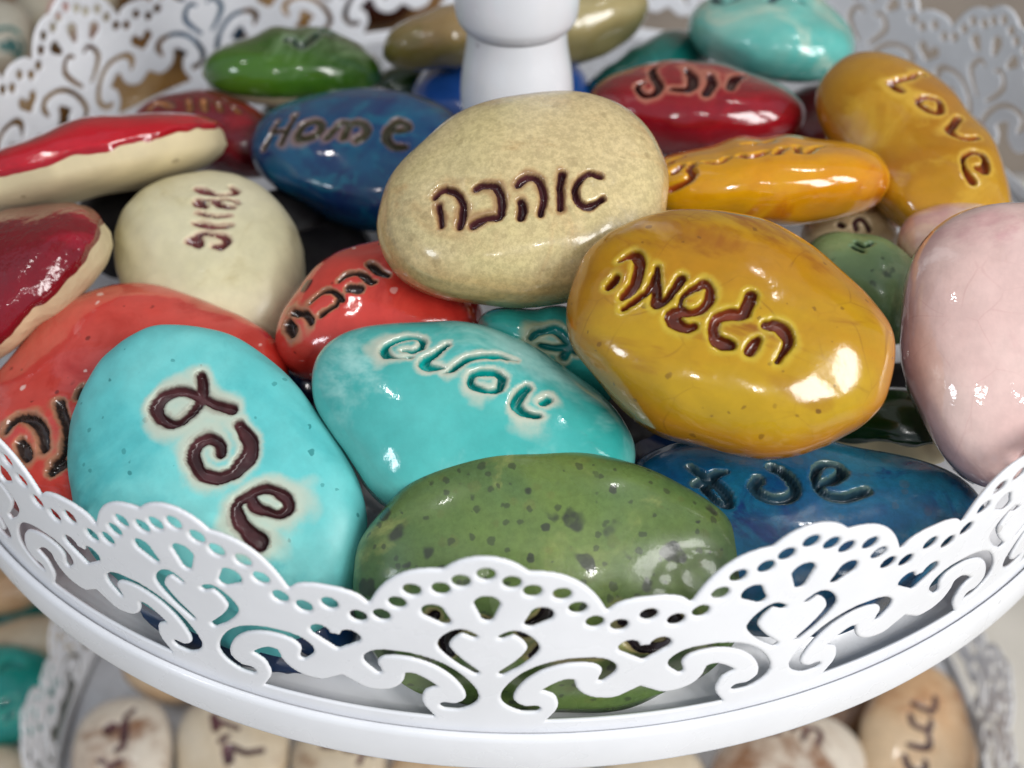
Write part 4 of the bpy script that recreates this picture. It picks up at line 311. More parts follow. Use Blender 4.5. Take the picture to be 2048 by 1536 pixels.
{'key':'mustard_love','loc':[0.6086,-0.1824,0.265],'rot':[[-0.3921,-0.8775,-0.2762],[0.9069,-0.3183,-0.2762],[0.1544,-0.3587,0.9206]],'a':0.2079,'b':0.1472,'tt':0.08,'tb':0.08,'k':0.76,'q':2.25,'lump':0.03,'seed':129,'ax':[-0.5446,0.3995,0.7375],'e1':[-0.6165,-0.7868,-0.0291],'e2':[0.5686,-0.4705,0.6747],'four':[0.8123,-0.0276,0.0519,-0.0822,-0.1552,-0.006,0.0084,-0.0474,0.0296,0.0115,0.0168,0.012,0.0109],'sil':0.1646,'letters':[[[[0.0898,-0.0116,0.0783,0.004],[0.0886,-0.0202,0.0765,0.0046],[0.0885,-0.0302,0.0735,0.0052],[0.0893,-0.0404,0.0692,0.0055],[0.0905,-0.0517,0.0636,0.0053],[0.1004,-0.069,0.0472,0.0049],[0.0953,-0.076,0.0494,0.0045]],[[0.0888,-0.0124,0.0782,0.004],[0.0843,-0.0123,0.0781,0.0044],[0.0808,-0.0118,0.078,0.0048],[0.0766,-0.0119,0.0778,0.005],[0.0724,-0.0131,0.0773,0.0048],[0.069,-0.0141,0.0769,0.0044],[0.066,-0.0163,0.0763,0.004]]],[[[0.0378,-0.0267,0.0709,0.005],[0.038,-0.0307,0.0698,0.005],[0.0393,-0.0356,0.0683,0.005],[0.0387,-0.0401,0.0667,0.005],[0.0364,-0.0456,0.0643,0.0049],[0.0325,-0.0515,0.0613,0.0049],[0.0288,-0.0557,0.0588,0.005],[0.0233,-0.0549,0.0586,0.0053],[0.0173,-0.0525,0.0593,0.0057],[0.0118,-0.0493,0.0604,0.0059],[0.0078,-0.0461,0.0616,0.0057],[0.0043,-0.041,0.0636,0.0053],[0.0033,-0.0365,0.0653,0.005],[0.0047,-0.033,0.0666,0.0049],[0.0085,-0.0295,0.0679,0.005],[0.0128,-0.0261,0.0691,0.005],[0.018,-0.0247,0.0698,0.0047],[0.0239,-0.0223,0.0709,0.0042],[0.0291,-0.022,0.0714,0.004],[0.0323,-0.0228,0.0715,0.0042],[0.0352,-0.0248,0.0712,0.0046],[0.0378,-0.0267,0.0709,0.005]]],[[[-0.0135,-0.0617,0.0494,0.0059],[-0.0173,-0.0562,0.0524,0.0059],[-0.0212,-0.0508,0.0553,0.0059],[-0.0254,-0.0445,0.0586,0.0059],[-0.0294,-0.0378,0.0619,0.0063],[-0.0327,-0.0312,0.0647,0.0067],[-0.0366,-0.0271,0.0662,0.0069],[-0.0414,-0.0256,0.0667,0.0064],[-0.047,-0.0263,0.0666,0.0056],[-0.0516,-0.0281,0.066,0.005],[-0.0559,-0.0306,0.0652,0.0049],[-0.0595,-0.0349,0.0635,0.0049],[-0.0626,-0.0389,0.0618,0.005],[-0.0639,-0.0437,0.0597,0.0049],[-0.0646,-0.0488,0.0575,0.0047],[-0.0648,-0.0546,0.0547,0.0045]]],[[[-0.1213,-0.0133,0.0657,0.0059],[-0.1231,-0.016,0.0641,0.0067],[-0.1258,-0.0176,0.0625,0.0075],[-0.1264,-0.0205,0.061,0.0078],[-0.1231,-0.0251,0.0599,0.0074],[-0.1183,-0.0299,0.0591,0.0066],[-0.1136,-0.0333,0.0587,0.0059],[-0.1084,-0.0353,0.0589,0.0055],[-0.1034,-0.0357,0.0597,0.0053],[-0.0993,-0.035,0.0607,0.005],[-0.0958,-0.0326,0.0622,0.0046],[-0.0931,-0.029,0.064,0.0043],[-0.0915,-0.025,0.0657,0.004],[-0.092,-0.0196,0.0675,0.004],[-0.0931,-0.0133,0.0694,0.0041],[-0.0957,-0.0082,0.0707,0.004],[-0.0992,-0.004,0.0716,0.0037],[-0.1038,-0.0008,0.0721,0.0032],[-0.1092,0.0016,0.0721,0.0031],[-0.1153,0.0049,0.072,0.0035],[-0.1216,0.0058,0.0709,0.0043],[-0.1268,0.0072,0.07,0.005],[-0.1308,0.0074,0.069,0.0054],[-0.1347,0.008,0.0681,0.0057],[-0.1379,0.0081,0.0672,0.0059]]]]},
{'key':'red_right','loc':[0.2948,0.0182,0.24],'rot':[[-0.9944,-0.1057,0.0],[0.1046,-0.9834,-0.1483],[0.0157,-0.1475,0.9889]],'a':0.2027,'b':0.1115,'tt':0.09,'tb':0.085,'k':0.76,'q':2.25,'lump':0.03,'seed':136,'ax':[0.0745,0.8209,0.5662],'e1':[-0.9956,0.0287,0.0893],'e2':[0.0571,-0.5704,0.8194],'four':[0.8055,-0.0061,-0.0121,0.0285,-0.0052,0.0064,-0.004,0.0374,-0.0091,0.0054,-0.0067,0.0213,-0.0069],'sil':0.1453,'letters':[[[[0.0474,-0.0635,0.0545,0.0043],[0.0562,-0.0518,0.0594,0.0046],[0.0642,-0.0398,0.063,0.0049],[0.0706,-0.0318,0.0642,0.0053],[0.076,-0.0267,0.0641,0.0056],[0.0786,-0.02,0.0648,0.0059],[0.0809,-0.0104,0.066,0.0063],[0.0779,0.0017,0.0687,0.0066],[0.0758,0.0165,0.0714,0.007],[0.0715,0.0286,0.0733,0.0073],[0.069,0.0349,0.0739,0.0074],[0.0684,0.0397,0.074,0.0074],[0.0667,0.0453,0.0739,0.0073],[0.0688,0.0514,0.0729,0.007],[0.0717,0.058,0.0717,0.0066],[0.0762,0.0626,0.0704,0.0063],[0.0812,0.0642,0.0694,0.0059],[0.0876,0.0646,0.0682,0.0056],[0.0913,0.0633,0.0679,0.0053],[0.095,0.0597,0.068,0.0049],[0.0991,0.0534,0.0683,0.0045],[0.1011,0.0488,0.0685,0.0043],[0.1033,0.0438,0.0684,0.0042],[0.1028,0.0391,0.0686,0.0042],[0.1023,0.035,0.0687,0.0043],[0.0989,0.0323,0.0692,0.0043],[0.0956,0.0305,0.0698,0.0043],[0.0923,0.0286,0.0702,0.0043]]],[[[0.0238,-0.0066,0.0764,0.0053],[0.0204,0.0022,0.0774,0.0064],[0.0168,0.0103,0.0778,0.0075],[0.014,0.0183,0.0782,0.0083],[0.0139,0.0268,0.0787,0.0086],[0.0139,0.035,0.0792,0.0085],[0.0139,0.0423,0.0792,0.0083],[0.0165,0.0474,0.0788,0.0078],[0.0195,0.0513,0.0782,0.007],[0.0231,0.0541,0.0776,0.0063],[0.0308,0.0542,0.077,0.0056],[0.0391,0.0535,0.0762,0.0049],[0.0481,0.0518,0.0754,0.0043]]],[[[-0.0154,0.0097,0.0784,0.0063],[-0.0157,0.0186,0.0787,0.007],[-0.0178,0.0273,0.0788,0.0078],[-0.0176,0.0354,0.0787,0.0083],[-0.0146,0.0443,0.0785,0.0082],[-0.0111,0.0531,0.0778,0.0077],[-0.0077,0.0605,0.0764,0.0073]]],[[[-0.0743,-0.0256,0.0591,0.0053],[-0.0686,-0.0165,0.0626,0.0065],[-0.0624,-0.0068,0.0664,0.0076],[-0.0575,0.0033,0.0695,0.0083],[-0.0526,0.0151,0.0717,0.008],[-0.0498,0.027,0.0729,0.0071],[-0.0468,0.0386,0.0735,0.0063]]]]},
{'key':'mint_top','loc':[0.48,0.3176,0.25],'rot':[[-0.9265,-0.3764,0.0],[0.3745,-0.9219,-0.0995],[0.0375,-0.0922,0.995]],'a':0.1773,'b':0.1477,'tt':0.09,'tb':0.085,'k':0.76,'q':2.25,'lump':0.03,'seed':143,'ax':[-0.117,0.8778,0.4646],'e1':[-0.9774,-0.1846,0.1026],'e2':[0.1758,-0.4421,0.8796],'four':[0.8236,-0.01,0.0249,0.014,-0.0244,-0.02,-0.0218,0.0225,-0.0303,-0.0174,-0.0172,0.0117,-0.0127],'sil':0.1404,'letters':[[[[0.1278,-0.0056,0.0457,0.0072],[0.1197,0.0124,0.0525,0.0072],[0.1127,0.025,0.0567,0.0072],[0.1069,0.0319,0.0591,0.0072],[0.101,0.0362,0.0612,0.0072],[0.0959,0.0375,0.0628,0.0072],[0.0909,0.0381,0.0642,0.0072],[0.0863,0.0343,0.0652,0.0072],[0.0812,0.0296,0.0661,0.0072],[0.0762,0.0248,0.0671,0.0072]]],[[[0.0113,0.033,0.0795,0.0072],[0.0008,-0.0027,0.0787,0.0072]]],[[[-0.0292,0.0084,0.0795,0.0061],[-0.0442,0.0069,0.0759,0.0061]]]]},
{'key':'tan_left','loc':[-0.115,0.3127,0.25],'rot':[[-0.8534,0.5117,0.099],[-0.5201,-0.8483,-0.099],[0.0333,-0.136,0.9901]],'a':0.1559,'b':0.0858,'tt':0.085,'tb':0.085,'k':0.76,'q':2.25,'lump':0.03,'seed':150,'ax':[0.4539,0.7515,0.4788],'e1':[-0.8739,0.4803,0.0747],'e2':[-0.1738,-0.4523,0.8747],'four':[0.7801,0.0314,0.0092,0.1277,0.0634,-0.0112,-0.0064,0.042,0.0464,-0.0055,-0.0192,0.0088,0.0168],'sil':0.1133,'letters':[]},
{'key':'tan_right','loc':[0.1184,0.3341,0.27],'rot':[[-0.8867,0.4624,0.0],[-0.4535,-0.8694,-0.1961],[-0.0907,-0.1739,0.9806]],'a':0.1344,'b':0.0928,'tt':0.09,'tb':0.085,'k':0.76,'q':2.25,'lump':0.03,'seed':157,'ax':[0.4402,0.7101,0.5495],'e1':[-0.8601,0.5091,0.0312],'e2':[-0.2576,-0.4864,0.8349],'four':[0.8708,-0.0056,-0.0166,0.0458,0.0476,0.0341,0.0115,0.0082,0.0265,0.0028,0.0124,0.0031,0.0075],'sil':0.1118,'letters':[]},
{'key':'cobalt_mid','loc':[-0.0328,0.3006,0.13],'rot':[[-0.9998,0.0188,0.0],[-0.0186,-0.9888,-0.1483],[-0.0028,-0.1483,0.9889]],'a':0.1934,'b':0.1512,'tt':0.08,'tb':0.07,'k':0.76,'q':2.25,'lump':0.03,'seed':164,'ax':[0.0087,0.8261,0.5635],'e1':[-0.9999,0.0152,-0.0068],'e2':[-0.0141,-0.5634,0.8261],'four':[0.8942,0.0138,0.0062,-0.0184,-0.0041,-0.0192,-0.004,0.0213,-0.0019,-0.0089,0.002,0.0097,0.0001],'sil':0.1493,'letters':[]},
{'key':'teal_back','loc':[0.2548,0.3322,0.165],'rot':[[-0.8469,0.5317,0.0],[-0.5214,-0.8305,-0.1961],[-0.1043,-0.1661,0.9806]],'a':0.1376,'b':0.0757,'tt':0.08,'tb':0.08,'k':0.76,'q':2.25,'lump':0.03,'seed':171,'ax':[0.53,0.6164,0.5823],'e1':[-0.7874,0.6127,0.0682],'e2':[-0.3147,-0.4947,0.8101],'four':[0.8137,0.0267,0.0004,0.0648,0.1001,-0.0024,-0.0282,0.0117,0.0426,0.0131,-0.0225,-0.0058,0.0194],'sil':0.1033,'letters':[]},
{'key':'red_mid','loc':[-0.2022,-0.4951,0.19],'rot':[[-0.9818,0.1842,-0.0467],[-0.1561,-0.9218,-0.3548],[-0.1084,-0.3411,0.9338]],'a':0.1469,'b':0.107,'tt':0.085,'tb':0.085,'k':0.76,'q':2.25,'lump':0.03,'seed':178,'ax':[-0.0601,0.5502,0.8329],'e1':[-0.9811,0.1213,-0.151],'e2':[-0.1841,-0.8262,0.5324],'four':[0.9202,0.0014,0.0165,-0.0027,0.0098,0.023,-0.0481,0.0267,0.0013,0.0296,-0.0288,0.0062,0.0015],'sil':0.1239,'letters':[[[[0.1068,-0.0006,0.051,0.0057],[0.1031,0.0039,0.055,0.0057],[0.0993,0.0076,0.0582,0.0057],[0.0962,0.0107,0.0604,0.0057],[0.093,0.0117,0.0621,0.0057],[0.0906,0.0131,0.0634,0.0057],[0.0882,0.0149,0.0648,0.0057],[0.0858,0.0194,0.0662,0.0057],[0.0837,0.0245,0.0671,0.0057],[0.0822,0.0282,0.0674,0.0057],[0.0815,0.0299,0.0675,0.0055],[0.0816,0.0307,0.0674,0.0052],[0.0817,0.0316,0.0673,0.0049]]],[[[0.1158,0.016,0.0478,0.0096],[0.109,0.0313,0.0531,0.0096]]],[[[0.0797,0.0008,0.0662,0.0029],[0.0762,-0.0012,0.0673,0.0031],[0.0728,-0.0033,0.0682,0.0032],[0.069,-0.0051,0.0694,0.0033],[0.0651,-0.0067,0.0707,0.0033],[0.0613,-0.0075,0.0721,0.0033],[0.0574,-0.0077,0.0736,0.0033],[0.0533,-0.0063,0.0754,0.0036],[0.0493,-0.0046,0.0771,0.0039],[0.0459,-0.0018,0.0784,0.0041],[0.0433,0.0018,0.0793,0.0042],[0.041,0.0056,0.0798,0.0042],[0.0389,0.0092,0.0801,0.0041],[0.0376,0.0115,0.0803,0.0039],[0.0364,0.0143,0.0803,0.0036],[0.0351,0.0164,0.0805,0.0033]],[[0.0389,0.0092,0.0801,0.0041],[0.0407,0.0133,0.0794,0.0038],[0.0423,0.0166,0.0789,0.0035],[0.0444,0.0201,0.0781,0.0033],[0.0474,0.0211,0.0774,0.0032],[0.0512,0.0217,0.0765,0.0032],[0.0546,0.023,0.0756,0.0033],[0.0585,0.0243,0.0747,0.0035],[0.0622,0.026,0.0738,0.0038],[0.0661,0.0273,0.0728,0.0041]]],[[[0.0364,-0.0151,0.0798,0.0033],[0.0332,-0.0175,0.0802,0.0036],[0.0298,-0.0197,0.0804,0.0039],[0.0261,-0.0216,0.0807,0.0041],[0.0217,-0.0224,0.081,0.0041],[0.0169,-0.0228,0.0814,0.0041],[0.0124,-0.0219,0.0818,0.0041],[0.0085,-0.0205,0.0821,0.0043],[0.0053,-0.0174,0.0826,0.0047],[0.0021,-0.0143,0.083,0.0049],[-0.0006,-0.0102,0.0835,0.005],[-0.0027,-0.006,0.084,0.005],[-0.0046,-0.003,0.0843,0.0049],[-0.0064,-0.0015,0.0844,0.0047],[-0.0083,-0.0018,0.0843,0.0044],[-0.0101,-0.0012,0.0843,0.0041]]],[[[0.0237,0.0009,0.0836,0.0068],[0.0124,0.0055,0.0844,0.0072]]],[[[-0.0059,-0.033,0.0807,0.0041],[-0.008,-0.031,0.0811,0.0047],[-0.0098,-0.0284,0.0815,0.0053],[-0.0117,-0.0256,0.082,0.0057],[-0.0139,-0.0219,0.0825,0.0058],[-0.0159,-0.0187,0.0828,0.0058],[-0.018,-0.0156,0.083,0.0057],[-0.0215,-0.0127,0.0831,0.0053],[-0.0246,-0.0106,0.083,0.0047],[-0.0277,-0.0085,0.0829,0.0041]]]]},
{'key':'cream_left','loc':[-0.4648,-0.3337,0.17],'rot':[[-0.7742,-0.6263,-0.0918],[0.6075,-0.6944,-0.3856],[0.1777,-0.3543,0.9181]],'a':0.1635,'b':0.1553,'tt':0.085,'tb':0.085,'k':0.76,'q':2.25,'lump':0.03,'seed':185,'ax':[-0.5917,0.1991,0.7812],'e1':[-0.6436,-0.7003,-0.309],'e2':[0.4855,-0.6856,0.5424],'four':[0.9087,0.0064,0.0302,-0.0376,-0.0843,-0.0262,0.0,-0.0344,0.0032,0.0039,0.0089,-0.0008,0.0082],'sil':0.1509,'letters':[[[[0.0636,-0.0605,0.0717,0.0038],[0.0598,-0.0612,0.0721,0.0044],[0.0575,-0.0625,0.0721,0.0051],[0.0545,-0.0638,0.0721,0.0055],[0.0501,-0.0641,0.0725,0.0057],[0.0459,-0.065,0.0726,0.0057],[0.0421,-0.066,0.0726,0.0055],[0.0387,-0.0663,0.0728,0.0049],[0.0349,-0.0678,0.0727,0.004],[0.031,-0.0685,0.0727,0.0033],[0.0278,-0.0706,0.0724,0.0029],[0.0247,-0.0729,0.0719,0.0026],[0.0217,-0.0754,0.0714,0.0024],[0.0194,-0.0793,0.0702,0.0024],[0.0165,-0.0827,0.0689,0.0025],[0.0142,-0.086,0.0677,0.0029],[0.0136,-0.0892,0.0665,0.0038],[0.0135,-0.0924,0.0653,0.0049],[0.0147,-0.0947,0.0644,0.0055],[0.0184,-0.096,0.0639,0.0053],[0.0228,-0.0969,0.0633,0.0045],[0.0281,-0.0974,0.0628,0.0038]]],[[[0.023,-0.0442,0.0777,0.0046],[0.0272,-0.044,0.0777,0.0053],[0.0307,-0.0432,0.0777,0.006],[0.0341,-0.0423,0.0777,0.0064],[0.0374,-0.0423,0.0776,0.0064],[0.0395,-0.0424,0.0775,0.006],[0.0411,-0.0427,0.0774,0.0055],[0.0406,-0.045,0.0771,0.0047],[0.0377,-0.0476,0.077,0.0037],[0.0355,-0.0503,0.0767,0.0029],[0.0322,-0.0532,0.0763,0.0026],[0.0277,-0.0568,0.0757,0.0025],[0.0241,-0.0603,0.0751,0.0024],[0.0208,-0.063,0.0746,0.0023],[0.0175,-0.0662,0.074,0.0021],[0.0142,-0.0694,0.0733,0.002],[0.0112,-0.0721,0.0726,0.0019],[0.0081,-0.0753,0.0716,0.0019],[0.0051,-0.0782,0.0705,0.002],[0.0009,-0.0791,0.0701,0.0021],[-0.003,-0.0789,0.0701,0.0023],[-0.0071,-0.0793,0.0698,0.0024]],[[0.0205,-0.0598,0.0753,0.0046],[0.0172,-0.0596,0.0754,0.0049],[0.013,-0.0593,0.0754,0.0051],[0.0088,-0.0593,0.0754,0.0051],[0.0053,-0.061,0.0751,0.0046],[0.0009,-0.0623,0.0748,0.0039],[-0.0028,-0.0636,0.0745,0.0033],[-0.0057,-0.0657,0.0739,0.0028],[-0.0075,-0.0679,0.0733,0.0024],[-0.0102,-0.0699,0.0726,0.002]]],[[[0.0239,-0.028,0.0796,0.0016],[0.0224,-0.0291,0.0795,0.0022],[0.0216,-0.0302,0.0793,0.0029],[0.0187,-0.0315,0.0792,0.0033],[0.0151,-0.0327,0.0791,0.0033],[0.0102,-0.0346,0.0789,0.0031],[0.0056,-0.0369,0.0786,0.0029],[0.0021,-0.0393,0.0783,0.0029],[-0.0031,-0.042,0.078,0.003],[-0.0065,-0.045,0.0776,0.0029],[-0.0119,-0.0489,0.077,0.0024],[-0.0166,-0.0532,0.0764,0.0018],[-0.0211,-0.0578,0.0754,0.0011]]],[[[0.0131,-0.0126,0.081,0.0024],[0.0102,-0.0142,0.0807,0.0029],[0.0062,-0.0156,0.0804,0.0034],[0.0024,-0.0178,0.0801,0.0038],[-0.0036,-0.0203,0.0797,0.0038],[-0.0099,-0.0232,0.0795,0.0038],[-0.0158,-0.0262,0.0793,0.0038],[-0.0201,-0.0299,0.079,0.0038],[-0.0236,-0.0332,0.0786,0.0039],[-0.0276,-0.0366,0.0782,0.0038],[-0.0294,-0.0395,0.0778,0.0032],[-0.0312,-0.0422,0.0775,0.0024],[-0.0336,-0.0449,0.077,0.0016]]],[[[-0.0034,0.0158,0.0813,0.0029],[-0.006,0.0131,0.0813,0.0049],[-0.007,0.0105,0.0814,0.0068],[-0.0099,0.0083,0.0814,0.0081],[-0.0131,0.0081,0.0813,0.0083],[-0.0165,0.0081,0.0811,0.0079],[-0.019,0.0078,0.081,0.0073],[-0.0163,0.0055,0.0811,0.0067],[-0.0122,0.0036,0.0813,0.0061],[-0.0097,0.0018,0.0814,0.0055],[-0.0094,-0.001,0.0814,0.0049],[-0.0097,-0.0037,0.0812,0.0043],[-0.0103,-0.0063,0.081,0.0038],[-0.0131,-0.0089,0.0807,0.0034],[-0.0161,-0.0114,0.0804,0.0031],[-0.0194,-0.0132,0.0802,0.0029],[-0.0228,-0.0149,0.08,0.0027],[-0.0261,-0.0176,0.0799,0.0026],[-0.0314,-0.0197,0.0796,0.0029],[-0.0356,-0.0211,0.0794,0.0037],[-0.0405,-0.0222,0.079,0.0047],[-0.0437,-0.0221,0.0788,0.0055],[-0.0466,-0.0212,0.0785,0.0057],[-0.0489,-0.0184,0.0783,0.0057],[-0.0492,-0.0157,0.0784,0.0055],[-0.0491,-0.0128,0.0785,0.0053],[-0.0486,-0.01,0.0786,0.005],[-0.047,-0.0068,0.0788,0.0046],[-0.0441,-0.0049,0.079,0.0041],[-0.041,-0.0033,0.0793,0.0035],[-0.0372,-0.0021,0.0796,0.0029]]]]},
{'key':'navy_low','loc':[-0.3352,-0.8936,0.03],'rot':[[-0.9987,-0.0515,0.0],[0.0514,-0.9974,-0.0499],[0.0026,-0.0499,0.9988]],'a':0.148,'b':0.0814,'tt':0.05,'tb':0.05,'k':0.76,'q':2.25,'lump':0.03,'seed':192,'ax':[-0.2591,0.5345,0.8045],'e1':[-0.9651,-0.1769,-0.1933],'e2':[0.039,-0.8264,0.5617],'four':[0.7856,-0.0032,0.0316,0.0588,-0.032,-0.0075,0.0048,0.0356,-0.0148,-0.0095,0.0002,0.0189,-0.0082],'sil':0.1057,'letters':[]},
{'key':'green_deep','loc':[0.4846,-0.6025,0.08],'rot':[[-0.8571,-0.5065,-0.094],[0.4534,-0.8284,0.3289],[-0.2444,0.2393,0.9397]],'a':0.1148,'b':0.0641,'tt':0.06,'tb':0.06,'k':0.76,'q':2.25,'lump':0.03,'seed':199,'ax':[-0.1996,0.8916,0.4064],'e1':[-0.9719,-0.233,0.034],'e2':[0.125,-0.3882,0.9131],'four':[0.8168,-0.0065,0.0464,0.0508,0.0306,-0.036,-0.041,-0.006,-0.0097,-0.0153,-0.0091,-0.0017,-0.0025],'sil':0.0862,'letters':[],'base':0.97},
{'key':'gap_filler','loc':[-0.3769,-0.1564,0.06],'rot':[[-0.9681,-0.2507,0.0],[0.2507,-0.9681,0.0],[0.0,0.0,1.0]],'a':0.1465,'b':0.1379,'tt':0.06,'tb':0.06,'k':0.76,'q':2.25,'lump':0.03,'seed':206,'ax':[-0.3881,0.7416,0.5472],'e1':[-0.9115,-0.3967,-0.1089],'e2':[0.1363,-0.541,0.8299],'four':[0.8859,0.012,0.0275,0.0374,-0.0786,-0.0174,0.022,0.0041,-0.0445,-0.0015,0.0217,-0.0112,-0.0154],'sil':0.1186,'letters':[]},
{'key':'brown_deep','loc':[0.6249,0.0289,0.08],'rot':[[-0.716,-0.6981,0.0],[0.6981,-0.716,0.0],[0.0,0.0,1.0]],'a':0.1135,'b':0.0949,'tt':0.08,'tb':0.06,'k':0.76,'q':2.25,'lump':0.03,'seed':213,'ax':[-0.3545,0.801,0.4824],'e1':[-0.8669,-0.4749,0.1515],'e2':[0.3504,-0.3646,0.8627],'four':[0.834,-0.0186,-0.0583,-0.0044,-0.0429,-0.0006,0.0253,-0.0121,-0.0334,0.0057,0.0128,-0.0104,-0.0106],'sil':0.095,'letters':[]},
{'key':'gap_black','loc':[0.1117,-0.5599,0.05],'rot':[[-0.5756,-0.8178,0.0],[0.8178,-0.5756,0.0],[0.0,0.0,1.0]],'a':0.0912,'b':0.0823,'tt':0.07,'tb':0.06,'k':0.76,'q':2.25,'lump':0.03,'seed':220,'ax':[-0.5523,0.4908,0.6738],'e1':[-0.6259,-0.7781,0.0537],'e2':[0.5506,-0.392,0.737],'four':[0.9226,-0.0061,-0.0246,-0.0039,-0.0695,0.0447,0.0219,-0.0239,0.0004,0.013,-0.0154,0.0041,0.0066],'sil':0.0823,'letters':[]},
{'key':'maroon_deep','loc':[0.43,0.1558,0.07],'rot':[[-0.9948,-0.1022,0.0],[0.1022,-0.9948,0.0],[0.0,0.0,1.0]],'a':0.1629,'b':0.1014,'tt':0.07,'tb':0.06,'k':0.76,'q':2.25,'lump':0.03,'seed':227,'ax':[0.1182,0.8729,0.4733],'e1':[-0.9919,0.0818,0.0968],'e2':[0.0458,-0.481,0.8755],'four':[0.8573,-0.002,-0.0394,-0.0088,0.0347,-0.0085,0.0062,0.0127,-0.0107,-0.0106,0.0089,0.0124,-0.0164],'sil':0.1188,'letters':[]},
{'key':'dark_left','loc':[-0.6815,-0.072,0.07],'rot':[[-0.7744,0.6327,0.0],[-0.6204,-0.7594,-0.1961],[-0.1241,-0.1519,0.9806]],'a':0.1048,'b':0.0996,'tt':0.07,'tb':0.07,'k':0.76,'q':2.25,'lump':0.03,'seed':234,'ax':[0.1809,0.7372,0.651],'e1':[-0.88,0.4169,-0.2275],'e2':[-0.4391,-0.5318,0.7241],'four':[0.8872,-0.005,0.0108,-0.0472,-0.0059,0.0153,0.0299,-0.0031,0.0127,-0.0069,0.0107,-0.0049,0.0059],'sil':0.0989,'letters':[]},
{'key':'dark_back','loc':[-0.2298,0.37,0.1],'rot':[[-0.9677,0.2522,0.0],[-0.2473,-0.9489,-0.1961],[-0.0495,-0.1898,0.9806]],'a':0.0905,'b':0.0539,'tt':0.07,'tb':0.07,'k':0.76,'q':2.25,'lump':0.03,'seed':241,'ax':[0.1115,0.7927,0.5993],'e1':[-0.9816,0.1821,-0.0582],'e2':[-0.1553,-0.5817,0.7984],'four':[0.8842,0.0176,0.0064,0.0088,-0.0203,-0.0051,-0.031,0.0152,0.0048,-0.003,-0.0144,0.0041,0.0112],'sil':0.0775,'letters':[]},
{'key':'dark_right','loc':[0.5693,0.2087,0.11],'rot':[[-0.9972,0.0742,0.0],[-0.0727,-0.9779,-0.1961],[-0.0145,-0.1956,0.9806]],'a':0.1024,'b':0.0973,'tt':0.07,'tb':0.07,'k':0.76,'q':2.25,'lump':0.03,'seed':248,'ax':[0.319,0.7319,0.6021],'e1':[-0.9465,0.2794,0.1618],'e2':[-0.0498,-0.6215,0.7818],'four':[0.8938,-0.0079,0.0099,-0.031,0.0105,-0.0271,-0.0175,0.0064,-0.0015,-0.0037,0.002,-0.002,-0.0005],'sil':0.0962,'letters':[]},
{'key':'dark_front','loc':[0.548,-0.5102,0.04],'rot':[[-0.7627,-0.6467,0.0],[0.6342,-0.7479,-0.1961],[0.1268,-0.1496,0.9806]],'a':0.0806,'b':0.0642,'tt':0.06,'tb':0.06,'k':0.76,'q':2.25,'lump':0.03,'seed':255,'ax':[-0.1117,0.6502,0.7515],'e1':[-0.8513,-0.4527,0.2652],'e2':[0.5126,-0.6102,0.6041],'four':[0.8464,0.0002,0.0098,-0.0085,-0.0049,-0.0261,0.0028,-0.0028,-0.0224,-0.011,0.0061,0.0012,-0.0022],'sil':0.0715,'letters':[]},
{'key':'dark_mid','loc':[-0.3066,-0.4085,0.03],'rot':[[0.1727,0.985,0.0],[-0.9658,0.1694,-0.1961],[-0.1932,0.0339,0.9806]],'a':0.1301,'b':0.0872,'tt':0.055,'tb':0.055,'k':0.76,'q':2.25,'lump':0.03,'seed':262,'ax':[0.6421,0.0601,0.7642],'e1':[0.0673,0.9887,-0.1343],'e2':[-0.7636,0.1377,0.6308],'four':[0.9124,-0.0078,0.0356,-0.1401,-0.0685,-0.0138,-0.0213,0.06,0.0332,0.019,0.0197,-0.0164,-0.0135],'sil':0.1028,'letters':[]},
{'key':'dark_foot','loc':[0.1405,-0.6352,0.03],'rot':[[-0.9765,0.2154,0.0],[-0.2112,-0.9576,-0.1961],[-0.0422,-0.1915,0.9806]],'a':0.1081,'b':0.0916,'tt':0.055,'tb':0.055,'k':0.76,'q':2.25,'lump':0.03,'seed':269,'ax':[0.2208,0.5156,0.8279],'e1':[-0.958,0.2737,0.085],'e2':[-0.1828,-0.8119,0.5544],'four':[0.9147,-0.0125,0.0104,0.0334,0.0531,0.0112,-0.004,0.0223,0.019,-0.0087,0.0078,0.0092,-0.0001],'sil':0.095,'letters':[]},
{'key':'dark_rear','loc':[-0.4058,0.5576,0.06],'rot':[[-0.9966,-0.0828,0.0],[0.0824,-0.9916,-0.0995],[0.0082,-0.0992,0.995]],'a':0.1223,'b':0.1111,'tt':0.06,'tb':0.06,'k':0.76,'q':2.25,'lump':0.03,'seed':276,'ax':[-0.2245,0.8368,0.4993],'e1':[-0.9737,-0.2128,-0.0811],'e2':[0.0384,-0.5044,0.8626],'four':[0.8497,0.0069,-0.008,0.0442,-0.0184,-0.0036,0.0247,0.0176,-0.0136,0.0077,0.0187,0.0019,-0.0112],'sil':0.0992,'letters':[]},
{'key':'dark_nook','loc':[-0.3973,-0.0995,0.09],'rot':[[-0.9572,-0.2895,0.0],[0.2839,-0.9386,-0.1961],[0.0568,-0.1877,0.9806]],'a':0.0735,'b':0.0667,'tt':0.06,'tb':0.06,'k':0.76,'q':2.25,'lump':0.03,'seed':283,'ax':[-0.3946,0.6241,0.6744],'e1':[-0.8978,-0.4182,-0.1382],'e2':[0.1958,-0.66,0.7253],'four':[0.8916,-0.0123,-0.0003,0.0074,-0.0093,0.0254,-0.0128,0.0036,0.0028,0.0031,-0.0049,0.008,0.0077],'sil':0.0683,'letters':[]},
